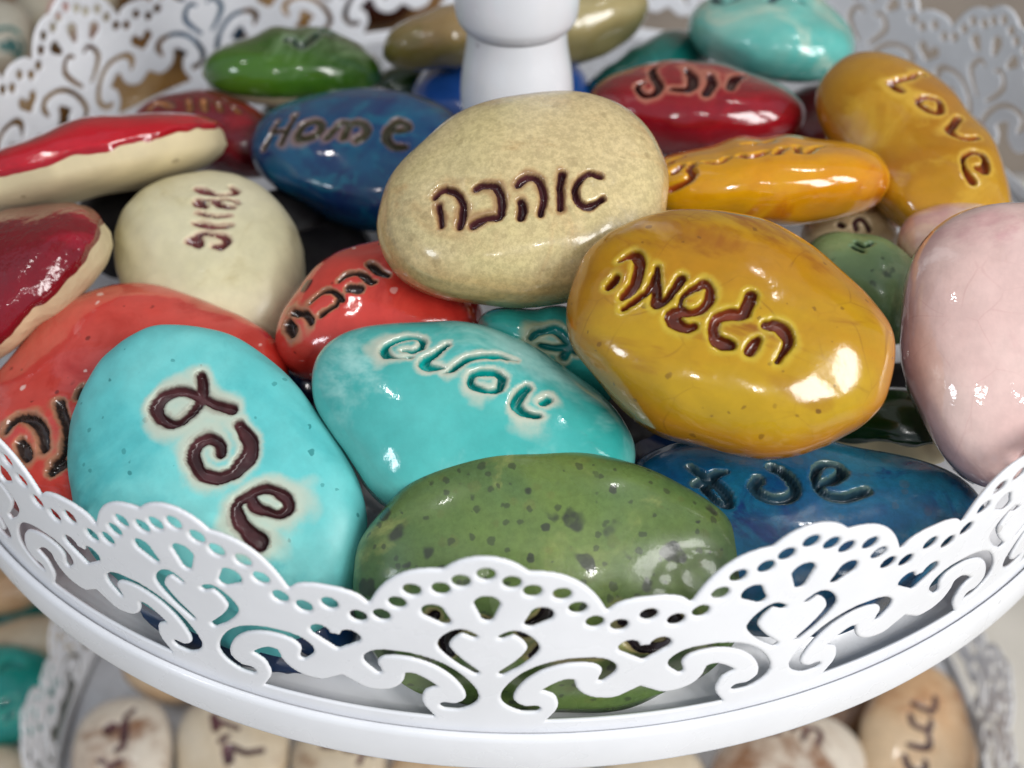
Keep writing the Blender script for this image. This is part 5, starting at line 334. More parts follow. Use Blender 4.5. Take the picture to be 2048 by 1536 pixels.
{'key':'dark_strip','loc':[-0.3981,0.2648,0.12],'rot':[[-0.9936,0.1129,0.0],[-0.1107,-0.9743,-0.1961],[-0.0221,-0.1949,0.9806]],'a':0.1097,'b':0.0603,'tt':0.06,'tb':0.06,'k':0.76,'q':2.25,'lump':0.03,'seed':290,'ax':[-0.0818,0.7937,0.6028],'e1':[-0.994,-0.0208,-0.1074],'e2':[-0.0727,-0.608,0.7906],'four':[0.7004,-0.01,0.0079,0.1256,0.0136,0.012,-0.0076,0.0588,0.0093,0.0067,-0.006,0.0242,0.0102],'sil':0.0775,'letters':[]},
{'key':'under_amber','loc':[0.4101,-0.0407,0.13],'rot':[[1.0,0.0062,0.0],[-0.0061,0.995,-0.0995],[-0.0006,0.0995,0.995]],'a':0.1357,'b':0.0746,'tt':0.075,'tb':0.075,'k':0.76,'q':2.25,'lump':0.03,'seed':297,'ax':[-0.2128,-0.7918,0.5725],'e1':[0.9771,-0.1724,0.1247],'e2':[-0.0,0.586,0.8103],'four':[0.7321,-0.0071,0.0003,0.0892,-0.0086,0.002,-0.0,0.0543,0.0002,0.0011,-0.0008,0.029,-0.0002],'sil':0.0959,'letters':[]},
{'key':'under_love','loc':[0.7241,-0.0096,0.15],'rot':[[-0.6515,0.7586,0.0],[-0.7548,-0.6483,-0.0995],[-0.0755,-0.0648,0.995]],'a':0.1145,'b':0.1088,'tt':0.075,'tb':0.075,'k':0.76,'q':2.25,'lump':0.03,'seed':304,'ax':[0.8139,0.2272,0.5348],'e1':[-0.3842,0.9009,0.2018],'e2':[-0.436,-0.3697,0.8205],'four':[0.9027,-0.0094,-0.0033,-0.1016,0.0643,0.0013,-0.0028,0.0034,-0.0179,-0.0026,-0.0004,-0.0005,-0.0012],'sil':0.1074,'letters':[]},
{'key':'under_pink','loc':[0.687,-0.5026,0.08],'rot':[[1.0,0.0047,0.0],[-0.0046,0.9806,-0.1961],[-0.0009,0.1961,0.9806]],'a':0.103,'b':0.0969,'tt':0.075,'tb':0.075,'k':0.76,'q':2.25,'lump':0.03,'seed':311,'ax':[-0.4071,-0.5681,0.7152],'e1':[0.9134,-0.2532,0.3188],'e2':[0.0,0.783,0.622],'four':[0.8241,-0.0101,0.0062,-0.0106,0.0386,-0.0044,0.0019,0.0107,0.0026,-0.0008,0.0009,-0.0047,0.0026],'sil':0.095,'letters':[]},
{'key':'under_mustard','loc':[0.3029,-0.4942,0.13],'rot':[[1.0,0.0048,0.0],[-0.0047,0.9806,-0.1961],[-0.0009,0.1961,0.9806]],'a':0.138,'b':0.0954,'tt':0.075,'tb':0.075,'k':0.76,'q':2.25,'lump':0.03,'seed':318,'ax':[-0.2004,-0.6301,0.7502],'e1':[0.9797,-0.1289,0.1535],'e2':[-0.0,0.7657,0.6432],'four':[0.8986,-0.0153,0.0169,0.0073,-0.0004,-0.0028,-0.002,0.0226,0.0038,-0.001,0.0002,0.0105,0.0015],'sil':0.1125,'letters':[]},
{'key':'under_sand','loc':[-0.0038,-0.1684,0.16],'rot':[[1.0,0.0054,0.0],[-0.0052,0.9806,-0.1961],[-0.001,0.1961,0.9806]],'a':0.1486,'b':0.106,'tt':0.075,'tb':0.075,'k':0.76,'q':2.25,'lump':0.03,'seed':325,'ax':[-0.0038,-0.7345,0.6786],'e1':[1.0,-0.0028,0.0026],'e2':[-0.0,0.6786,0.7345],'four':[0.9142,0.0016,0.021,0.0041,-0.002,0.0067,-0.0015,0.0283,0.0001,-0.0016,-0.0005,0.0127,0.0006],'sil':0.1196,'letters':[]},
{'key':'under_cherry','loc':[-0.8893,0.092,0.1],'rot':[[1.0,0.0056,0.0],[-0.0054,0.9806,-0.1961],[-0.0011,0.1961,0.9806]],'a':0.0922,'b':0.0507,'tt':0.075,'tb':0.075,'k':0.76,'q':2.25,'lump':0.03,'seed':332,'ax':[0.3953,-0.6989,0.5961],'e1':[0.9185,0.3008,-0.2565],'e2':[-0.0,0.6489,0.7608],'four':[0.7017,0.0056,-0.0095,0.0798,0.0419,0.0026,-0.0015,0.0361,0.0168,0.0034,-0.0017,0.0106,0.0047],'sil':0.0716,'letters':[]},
{'key':'low1','loc':[-0.995,-0.2109,-1.4],'rot':[[-0.0534,0.9986,0.0],[-0.9565,-0.0512,-0.2873],[-0.2869,-0.0154,0.9578]],'a':0.1754,'b':0.1611,'tt':0.07,'tb':0.07,'k':0.76,'q':2.25,'lump':0.03,'seed':339,'ax':[0.2136,0.3307,0.9192],'e1':[-0.1247,0.9425,-0.3101],'e2':[-0.9689,-0.0484,0.2426],'four':[0.8144,-0.0081,0.0082,-0.0356,-0.0532,-0.0249,-0.0015,-0.0048,-0.0043,-0.0003,0.0003,0.0036,0.0001],'sil':0.163,'letters':[[[[-0.0899,0.0003,0.0557,0.0083],[-0.1083,0.0124,0.0492,0.0083]]],[[[-0.0541,-0.0324,0.0609,0.0162],[-0.057,-0.0268,0.061,0.0162]],[[-0.0711,0.0033,0.0603,0.0115],[-0.031,0.0123,0.0665,0.0115]]],[[[-0.0031,0.0009,0.0682,0.0083],[-0.0127,0.0173,0.0682,0.0083]]],[[[0.0234,-0.0392,0.0632,0.0067],[0.0268,-0.0186,0.0665,0.0067]],[[0.0399,-0.0066,0.0675,0.0083],[0.0223,0.0196,0.0694,0.0083]]]],'low':1},
{'key':'low2','loc':[-0.7226,-0.2098,-1.4],'rot':[[-0.3507,0.9365,0.0],[-0.897,-0.3359,-0.2873],[-0.2691,-0.1008,0.9578]],'a':0.1733,'b':0.1646,'tt':0.07,'tb':0.07,'k':0.76,'q':2.25,'lump':0.03,'seed':346,'ax':[0.1394,0.3039,0.9424],'e1':[-0.3914,0.8911,-0.2295],'e2':[-0.9096,-0.3369,0.2432],'four':[0.8727,-0.002,0.0282,-0.0066,-0.0508,0.0119,0.03,-0.024,-0.0219,-0.0017,-0.0009,0.0005,0.0041],'sil':0.1694,'letters':[[[[-0.0665,-0.075,0.0554,0.0112],[-0.0398,-0.0521,0.0632,0.0112]],[[-0.0591,-0.0559,0.0594,0.0066],[-0.0598,-0.0011,0.061,0.0066]]],[[[-0.0166,-0.0273,0.0658,0.0081],[-0.0336,-0.0168,0.0644,0.0081]]],[[[-0.0044,-0.0007,0.0672,0.0143],[0.018,0.0154,0.068,0.0143]],[[-0.0128,0.0051,0.0669,0.0081],[-0.0119,0.0184,0.0671,0.0081],[-0.0114,0.0324,0.0673,0.0081],[-0.0118,0.0458,0.067,0.0081],[-0.0177,0.058,0.0663,0.0081],[-0.0249,0.0696,0.0646,0.0081],[-0.0324,0.0812,0.0622,0.0081]]]],'low':1},
{'key':'low3','loc':[-0.9552,0.0548,-1.42],'rot':[[-0.9535,-0.3014,0.0],[0.2886,-0.9133,-0.2873],[0.0866,-0.274,0.9578]],'a':0.1304,'b':0.1006,'tt':0.07,'tb':0.07,'k':0.76,'q':2.25,'lump':0.03,'seed':353,'ax':[-0.3687,0.1965,0.9085],'e1':[-0.8854,-0.3718,-0.2789],'e2':[0.283,-0.9073,0.311],'four':[0.8449,0.0116,0.0205,0.0211,-0.0345,-0.0201,0.0025,-0.0047,-0.0171,-0.0117,0.0061,-0.005,-0.0009],'sil':0.1132,'letters':[],'low':1},
{'key':'low4','loc':[-0.4487,-0.2473,-1.4],'rot':[[-0.8453,-0.5342,0.0],[0.5117,-0.8097,-0.2873],[0.1535,-0.2429,0.9578]],'a':0.1364,'b':0.1296,'tt':0.07,'tb':0.07,'k':0.76,'q':2.25,'lump':0.03,'seed':360,'ax':[-0.248,0.1161,0.9618],'e1':[-0.8195,-0.5546,-0.1444],'e2':[0.5166,-0.824,0.2327],'four':[0.8757,0.0156,0.0107,0.0115,-0.0216,-0.0024,0.0175,-0.0258,-0.0201,0.005,-0.0025,-0.0054,-0.0056],'sil':0.1322,'letters':[[[[0.056,-0.0202,0.0605,0.0094],[0.0314,-0.0329,0.0627,0.0094]]],[[[0.0082,-0.0425,0.0631,0.0094],[-0.0144,-0.0516,0.062,0.0094]]],[[[-0.0449,-0.0307,0.0643,0.0064],[-0.042,-0.0421,0.0625,0.0064],[-0.0388,-0.0547,0.06,0.0064],[-0.0382,-0.0632,0.0578,0.0064],[-0.0435,-0.0671,0.0556,0.0064],[-0.0512,-0.0682,0.0535,0.0064],[-0.0587,-0.0694,0.0505,0.0064]]]],'low':1},
{'key':'low5','loc':[-0.206,-0.2758,-1.4],'rot':[[-0.9823,-0.1873,0.0],[0.1794,-0.9409,-0.2873],[0.0538,-0.2823,0.9578]],'a':0.1258,'b':0.109,'tt':0.07,'tb':0.07,'k':0.76,'q':2.25,'lump':0.03,'seed':367,'ax':[-0.1063,0.2082,0.9723],'e1':[-0.9781,-0.198,-0.0645],'e2':[0.1791,-0.9578,0.2247],'four':[0.8612,0.0114,0.0149,0.0211,-0.0048,-0.0097,0.0414,0.0024,-0.0239,-0.0042,0.0107,-0.0009,-0.0053],'sil':0.1165,'letters':[],'low':1},
{'key':'low6','loc':[0.052,-0.291,-1.4],'rot':[[-0.9969,-0.0782,0.0],[0.0749,-0.9549,-0.2873],[0.0225,-0.2865,0.9578]],'a':0.1451,'b':0.1088,'tt':0.07,'tb':0.07,'k':0.76,'q':2.25,'lump':0.03,'seed':374,'ax':[0.0071,0.2215,0.9751],'e1':[-0.9973,-0.0695,0.023],'e2':[0.0728,-0.9727,0.2205],'four':[0.8574,-0.0021,-0.0031,0.0245,0.0167,-0.008,0.0266,0.0078,-0.0169,-0.0096,0.0135,0.0046,-0.0075],'sil':0.1262,'letters':[],'low':1},
{'key':'low7','loc':[0.3273,-0.281,-1.4],'rot':[[-0.999,-0.0447,0.0],[0.0428,-0.9569,-0.2873],[0.0128,-0.2871,0.9578]],'a':0.1437,'b':0.1103,'tt':0.07,'tb':0.07,'k':0.76,'q':2.25,'lump':0.03,'seed':381,'ax':[0.1094,0.2269,0.9678],'e1':[-0.9932,-0.0143,0.1156],'e2':[0.0401,-0.9738,0.2237],'four':[0.8644,0.0041,0.009,0.0122,0.0148,-0.0028,0.0187,0.009,-0.012,-0.0099,0.0154,0.0033,-0.0027],'sil':0.1259,'letters':[],'low':1},
{'key':'low8','loc':[0.6692,-0.257,-1.4],'rot':[[-0.9953,0.097,0.0],[-0.0929,-0.9533,-0.2873],[-0.0279,-0.286,0.9578]],'a':0.2233,'b':0.166,'tt':0.08,'tb':0.07,'k':0.76,'q':2.25,'lump':0.03,'seed':388,'ax':[0.2525,0.2006,0.9466],'e1':[-0.9626,0.151,0.2248],'e2':[-0.0978,-0.968,0.2312],'four':[0.8311,0.0154,0.0197,0.029,0.04,-0.0183,-0.0088,0.0101,0.0119,-0.0023,-0.0025,0.0051,0.0012],'sil':0.1911,'letters':[[[[-0.029,-0.0612,0.0697,0.0073],[-0.0353,-0.0712,0.0669,0.0073],[-0.0423,-0.0822,0.0627,0.0073],[-0.05,-0.0888,0.0595,0.0073],[-0.0593,-0.0894,0.0586,0.0073],[-0.0684,-0.0857,0.0595,0.0073],[-0.0754,-0.0816,0.0604,0.0073],[-0.0782,-0.0769,0.0618,0.0073],[-0.0787,-0.072,0.0634,0.0073],[-0.0766,-0.0669,0.0652,0.0073],[-0.0736,-0.0595,0.0674,0.0073],[-0.0678,-0.0527,0.0696,0.0073],[-0.0637,-0.0457,0.0713,0.0073]]],[[[-0.0155,-0.1112,0.0455,0.008],[-0.016,-0.0924,0.0576,0.008]]],[[[0.0528,-0.0919,0.0532,0.0096],[0.0244,-0.0875,0.0583,0.0096]]]],'low':1},
{'key':'low9','loc':[0.9948,-0.206,-1.4],'rot':[[-0.303,0.953,0.0],[-0.9128,-0.2902,-0.2873],[-0.2738,-0.0871,0.9578]],'a':0.2417,'b':0.1929,'tt':0.08,'tb':0.07,'k':0.76,'q':2.25,'lump':0.03,'seed':395,'ax':[0.3203,-0.2433,0.9156],'e1':[-0.2059,0.9255,0.3179],'e2':[-0.9247,-0.2904,0.2463],'four':[0.7933,0.0066,0.0242,-0.0578,0.0424,-0.002,-0.0276,-0.0037,-0.0282,0.0151,0.01,0.0083,0.0043],'sil':0.2104,'letters':[[[[-0.0991,-0.0411,0.0673,0.0076],[-0.0951,-0.0257,0.0701,0.0076],[-0.0928,-0.0106,0.0716,0.0076],[-0.0918,0.0016,0.0715,0.0076],[-0.0951,0.0081,0.0708,0.0076],[-0.0994,0.0114,0.07,0.0076],[-0.1054,0.0141,0.069,0.0076],[-0.1137,0.0144,0.0679,0.0076],[-0.1234,0.0138,0.0664,0.0076],[-0.1324,0.0126,0.0648,0.0076]]],[[[-0.0663,-0.0442,0.0711,0.0076],[-0.0599,-0.0426,0.072,0.0076],[-0.0509,-0.041,0.0731,0.0076],[-0.0447,-0.0368,0.0741,0.0076],[-0.0411,-0.0305,0.0749,0.0076],[-0.0402,-0.0233,0.0752,0.0076],[-0.0391,-0.0152,0.0752,0.0076],[-0.0402,-0.007,0.0748,0.0076],[-0.0435,-0.0001,0.0743,0.0076],[-0.0479,0.006,0.0735,0.0076],[-0.0542,0.0081,0.0731,0.0076],[-0.0619,0.0069,0.073,0.0076],[-0.0694,0.007,0.0726,0.0076]]],[[[0.0112,-0.0409,0.0771,0.0083],[0.0106,-0.0289,0.0771,0.0083],[0.0095,-0.0156,0.0769,0.0083],[0.0071,-0.005,0.0762,0.0083],[0.0042,0.0023,0.0756,0.0083],[-0.0006,0.0071,0.075,0.0083],[-0.0052,0.0101,0.0746,0.0083],[-0.0118,0.0092,0.0743,0.0083],[-0.0188,0.0067,0.0742,0.0083],[-0.0261,0.005,0.0742,0.0083]]],[[[0.0415,-0.0473,0.0776,0.0083],[0.0494,-0.0447,0.0776,0.0083],[0.0572,-0.0421,0.0776,0.0083],[0.0641,-0.0387,0.0776,0.0083],[0.0673,-0.0317,0.0778,0.0083],[0.0686,-0.0241,0.0781,0.0083],[0.0695,-0.0165,0.0781,0.0083],[0.0681,-0.0091,0.0781,0.0083],[0.065,-0.0019,0.0781,0.0083],[0.0598,0.0029,0.078,0.0083],[0.0538,0.0043,0.0779,0.0083],[0.0466,0.0029,0.0779,0.0083],[0.0386,0.0016,0.0777,0.0083]]]],'low':1},
{'key':'low10','loc':[0.861,-0.0483,-1.45],'rot':[[-0.8895,0.457,0.0],[-0.4482,-0.8722,-0.1961],[-0.0896,-0.1744,0.9806]],'a':0.1404,'b':0.1017,'tt':0.06,'tb':0.06,'k':0.76,'q':2.25,'lump':0.03,'seed':402,'ax':[0.4095,0.188,0.8927],'e1':[-0.8058,0.5333,0.2573],'e2':[-0.4277,-0.8247,0.3699],'four':[0.8227,-0.0072,0.0118,0.0321,0.0576,-0.0409,0.0162,-0.034,0.0269,-0.0103,-0.0082,-0.0132,-0.0093],'sil':0.1176,'letters':[],'low':1},
{'key':'tab1','loc':[-1.3908,0.0008,-1.45],'rot':[[-0.9242,0.3819,0.0],[-0.3658,-0.8852,-0.2873],[-0.1097,-0.2656,0.9578]],'a':0.1981,'b':0.1759,'tt':0.1,'tb':0.1,'k':0.76,'q':2.25,'lump':0.03,'seed':409,'ax':[-0.2762,0.4033,0.8724],'e1':[-0.8876,0.241,-0.3925],'e2':[-0.3686,-0.8827,0.2914],'four':[0.7693,0.0054,0.0181,0.0105,-0.0396,0.0088,0.0002,-0.0045,0.0115,-0.0011,0.003,-0.002,0.0017],'sil':0.1796,'letters':[[[[-0.0363,-0.0366,0.0887,0.0091],[-0.042,-0.0416,0.0866,0.0091],[-0.0472,-0.0484,0.0835,0.0091],[-0.0549,-0.0496,0.0817,0.0091],[-0.0653,-0.0456,0.0805,0.0091],[-0.0781,-0.0364,0.0809,0.0091],[-0.0904,-0.028,0.0811,0.0091]]],[[[-0.0237,0.0643,0.0956,0.0091],[-0.0507,0.0609,0.0963,0.0091]]],[[[-0.0276,0.1046,0.0876,0.0074],[-0.049,0.0933,0.0909,0.0074]]]],'low':1},
{'key':'tab2','loc':[-1.5651,0.4111,-1.47],'rot':[[-1.0,-0.0006,0.0],[0.0005,-0.9578,-0.2873],[0.0002,-0.2873,0.9578]],'a':0.191,'b':0.1399,'tt':0.1,'tb':0.1,'k':0.76,'q':2.25,'lump':0.03,'seed':416,'ax':[-0.4225,0.3501,0.836],'e1':[-0.9064,-0.16,-0.391],'e2':[-0.0031,-0.9229,0.3849],'four':[0.7997,-0.0118,0.0203,-0.0044,-0.0538,0.0197,-0.0362,0.0058,-0.0078,0.005,-0.0106,-0.0005,0.0],'sil':0.1601,'letters':[],'low':1},
{'key':'tab3','loc':[-1.3857,0.2171,-1.5],'rot':[[-0.9939,0.1105,0.0],[-0.1059,-0.952,-0.2873],[-0.0318,-0.2856,0.9578]],'a':0.2067,'b':0.1137,'tt':0.08,'tb':0.08,'k':0.76,'q':2.25,'lump':0.03,'seed':423,'ax':[-0.3537,0.3521,0.8666],'e1':[-0.9292,-0.0256,-0.3688],'e2':[-0.1076,-0.9356,0.3363],'four':[0.6843,0.0076,0.0032,0.0743,-0.0082,-0.0109,-0.0104,0.0412,0.0103,-0.007,-0.0096,0.0155,0.0123],'sil':0.1458,'letters':[],'low':1},
{'key':'tab4','loc':[-1.469,0.3426,-1.55],'rot':[[-0.997,0.0768,0.0],[-0.0736,-0.955,-0.2873],[-0.0221,-0.2865,0.9578]],'a':0.1782,'b':0.098,'tt':0.08,'tb':0.08,'k':0.76,'q':2.25,'lump':0.03,'seed':430,'ax':[-0.372,0.3577,0.8565],'e1':[-0.9252,-0.068,-0.3734],'e2':[-0.0753,-0.9314,0.3562],'four':[0.6522,0.0097,0.0211,0.0816,0.009,-0.0068,-0.0193,0.0525,0.0089,-0.0022,-0.0164,0.0244,0.007],'sil':0.1239,'letters':[],'low':1},
{'key':'tab5','loc':[-1.3473,-0.1992,-1.5],'rot':[[-0.962,0.2731,0.0],[-0.2615,-0.9214,-0.2873],[-0.0785,-0.2764,0.9578]],'a':0.1123,'b':0.0977,'tt':0.08,'tb':0.08,'k':0.76,'q':2.25,'lump':0.03,'seed':437,'ax':[-0.3326,0.3133,0.8895],'e1':[-0.9039,0.1633,-0.3954],'e2':[-0.2691,-0.9355,0.2289],'four':[0.7581,0.0095,0.0047,0.029,-0.0426,-0.0005,-0.0062,-0.0024,-0.0126,-0.0034,-0.0042,-0.0002,-0.0044],'sil':0.1033,'letters':[],'low':1},
{'key':'back1','loc':[-1.4748,1.255,-0.16],'rot':[[-0.9944,0.1054,0.0],[-0.0979,-0.9233,-0.3714],[-0.0391,-0.3693,0.9285]],'a':0.1564,'b':0.1486,'tt':0.1,'tb':0.1,'k':0.76,'q':2.25,'lump':0.03,'seed':444,'ax':[-0.343,0.6858,0.6419],'e1':[-0.9361,-0.1929,-0.2941],'e2':[-0.0779,-0.7018,0.7081],'four':[0.794,0.0155,-0.0014,-0.0251,0.0243,-0.0285,-0.0092,-0.0056,-0.0051,-0.0035,-0.0061,-0.0032,-0.0007],'sil':0.1466,'letters':[[[[-0.0643,0.0463,0.0878,0.0077],[-0.0701,0.0445,0.0866,0.0077],[-0.0748,0.0418,0.0855,0.0077],[-0.0799,0.0401,0.0839,0.0077],[-0.0867,0.0384,0.0813,0.0077],[-0.0924,0.0357,0.0785,0.0077],[-0.0983,0.0352,0.0747,0.0077],[-0.1033,0.0369,0.0704,0.0077],[-0.108,0.039,0.0653,0.0077],[-0.1123,0.0406,0.0592,0.0077]]],[[[-0.075,0.0933,0.0762,0.0096],[-0.0796,0.1016,0.0696,0.0096]]],[[[-0.0888,0.0892,0.0709,0.0096],[-0.0925,0.0845,0.0703,0.0096],[-0.0961,0.0797,0.0697,0.0096],[-0.0996,0.077,0.0677,0.0096],[-0.1026,0.0773,0.0645,0.0096],[-0.1049,0.0797,0.0602,0.0096],[-0.1063,0.0826,0.0563,0.0096],[-0.1059,0.0863,0.0543,0.0096],[-0.1042,0.0915,0.053,0.0096],[-0.1021,0.0949,0.0534,0.0096],[-0.0994,0.0968,0.0555,0.0096],[-0.0961,0.0978,0.0587,0.0096],[-0.0927,0.0987,0.0618,0.0096]]],[[[-0.117,0.0587,0.0463,0.0096],[-0.1178,0.0612,0.0429,0.0096],[-0.1185,0.0635,0.0394,0.0096],[-0.1188,0.0669,0.0359,0.0096],[-0.1182,0.0724,0.0334,0.0096],[-0.1167,0.0782,0.0313,0.0096],[-0.1145,0.0845,0.0305,0.0096],[-0.1113,0.092,0.0319,0.0096],[-0.1073,0.0983,0.0343,0.0096],[-0.1026,0.1039,0.0353,0.0096]]]],'low':1},
{'key':'back2','loc':[-1.342,1.5413,-0.16],'rot':[[-0.9688,-0.2478,0.0],[0.2301,-0.8995,-0.3714],[0.092,-0.3598,0.9285]],'a':0.1913,'b':0.1818,'tt':0.1,'tb':0.1,'k':0.76,'q':2.25,'lump':0.03,'seed':451,'ax':[-0.5144,0.5741,0.637],'e1':[-0.8413,-0.4815,-0.2455],'e2':[0.1658,-0.6622,0.7307],'four':[0.8541,-0.0041,-0.013,-0.0642,-0.0316,0.0062,0.0277,-0.0161,-0.003,0.0019,0.0068,-0.0106,0.0046],'sil':0.1772,'letters':[[[[-0.0508,0.1002,0.0871,0.0101],[-0.0535,0.1029,0.0863,0.0101]]]],'low':1},
{'key':'back3','loc':[-1.2417,0.9469,-0.18],'rot':[[-0.9891,0.147,0.0],[-0.1365,-0.9184,-0.3714],[-0.0546,-0.3674,0.9285]],'a':0.1081,'b':0.1027,'tt':0.08,'tb':0.08,'k':0.76,'q':2.25,'lump':0.03,'seed':458,'ax':[-0.2889,0.673,0.6809],'e1':[-0.9508,-0.1184,-0.2864],'e2':[-0.1121,-0.7301,0.674],'four':[0.8159,0.0117,0.0003,-0.0274,0.0202,0.0031,0.0079,0.0072,0.0109,-0.0011,0.0018,0.0021,0.0034],'sil':0.1036,'letters':[],'low':1},
{'key':'back4','loc':[-1.0202,0.9587,-0.16],'rot':[[-0.5543,0.8323,0.0],[-0.7972,-0.5309,-0.2873],[-0.2392,-0.1593,0.9578]],'a':0.136,'b':0.1292,'tt':0.08,'tb':0.08,'k':0.76,'q':2.25,'lump':0.03,'seed':465,'ax':[0.4066,0.6587,0.6331],'e1':[-0.7223,0.6561,-0.2187],'e2':[-0.5595,-0.3683,0.7425],'four':[0.8929,-0.0002,0.0145,-0.0754,-0.0142,0.0273,-0.0006,-0.0314,0.0027,0.0085,-0.0008,-0.002,-0.0024],'sil':0.1306,'letters':[],'low':1},
{'key':'back5','loc':[-0.893,1.3749,-0.16],'rot':[[-0.9078,0.4194,0.0],[-0.4017,-0.8695,-0.2873],[-0.1205,-0.2609,0.9578]],'a':0.1341,'b':0.1274,'tt':0.08,'tb':0.08,'k':0.76,'q':2.25,'lump':0.03,'seed':472,'ax':[0.0841,0.7899,0.6074],'e1':[-0.9601,0.2275,-0.1629],'e2':[-0.2669,-0.5694,0.7775],'four':[0.8948,0.0151,-0.006,-0.0573,0.006,-0.0149,-0.002,-0.0002,0.0169,0.006,-0.0037,-0.0027,-0.0008],'sil':0.1267,'letters':[],'low':1},
{'key':'back6','loc':[-0.6761,1.5036,-0.16],'rot':[[-0.9933,-0.1154,0.0],[0.1106,-0.9514,-0.2873],[0.0332,-0.2854,0.9578]],'a':0.1231,'b':0.117,'tt':0.08,'tb':0.08,'k':0.76,'q':2.25,'lump':0.03,'seed':479,'ax':[-0.2759,0.746,0.6061],'e1':[-0.9588,-0.2581,-0.1188],'e2':[0.0678,-0.6139,0.7865],'four':[0.89,0.003,0.0045,-0.0345,-0.0008,-0.0032,0.021,0.016,-0.0139,-0.0036,-0.0001,0.0067,0.0059],'sil':0.1158,'letters':[],'low':1},
{'key':'back7','loc':[-1.0735,1.7034,-0.16],'rot':[[-0.9198,0.3923,0.0],[-0.3757,-0.881,-0.2873],[-0.1127,-0.2643,0.9578]],'a':0.1416,'b':0.1199,'tt':0.08,'tb':0.08,'k':0.76,'q':2.25,'lump':0.03,'seed':486,'ax':[0.0439,0.8154,0.5772],'e1':[-0.97,0.1732,-0.1709],'e2':[-0.2393,-0.5523,0.7985],'four':[0.783,0.0031,-0.0023,0.0223,0.0373,0.0087,-0.0054,0.0103,0.0239,0.0006,-0.0027,0.0059,0.0123],'sil':0.1184,'letters':[],'low':1},
{'key':'back8','loc':[-0.4321,1.5708,-0.16],'rot':[[-0.9951,-0.0984,0.0],[0.0943,-0.9532,-0.2873],[0.0283,-0.286,0.9578]],'a':0.146,'b':0.1094,'tt':0.08,'tb':0.08,'k':0.76,'q':2.25,'lump':0.03,'seed':493,'ax':[-0.1943,0.7703,0.6073],'e1':[-0.9793,-0.1881,-0.0746],'e2':[0.0568,-0.6092,0.791],'four':[0.8368,-0.0044,-0.0009,0.0233,-0.0017,-0.0047,-0.0116,0.0373,-0.0009,-0.0082,-0.0167,0.0142,0.0058],'sil':0.119,'letters':[],'low':1},
{'key':'back9','loc':[-1.3645,2.0188,-0.19],'rot':[[-0.9992,0.0408,0.0],[-0.0391,-0.957,-0.2873],[-0.0117,-0.2871,0.9578]],'a':0.1707,'b':0.0939,'tt':0.08,'tb':0.08,'k':0.76,'q':2.25,'lump':0.03,'seed':500,'ax':[-0.2923,0.7802,0.553],'e1':[-0.9559,-0.2218,-0.1923],'e2':[-0.0273,-0.5849,0.8107],'four':[0.7628,0.0041,0.002,0.0049,0.0207,-0.0034,-0.0248,0.0227,0.0115,-0.003,-0.0255,0.0096,0.0163],'sil':0.1275,'letters':[],'low':1}]

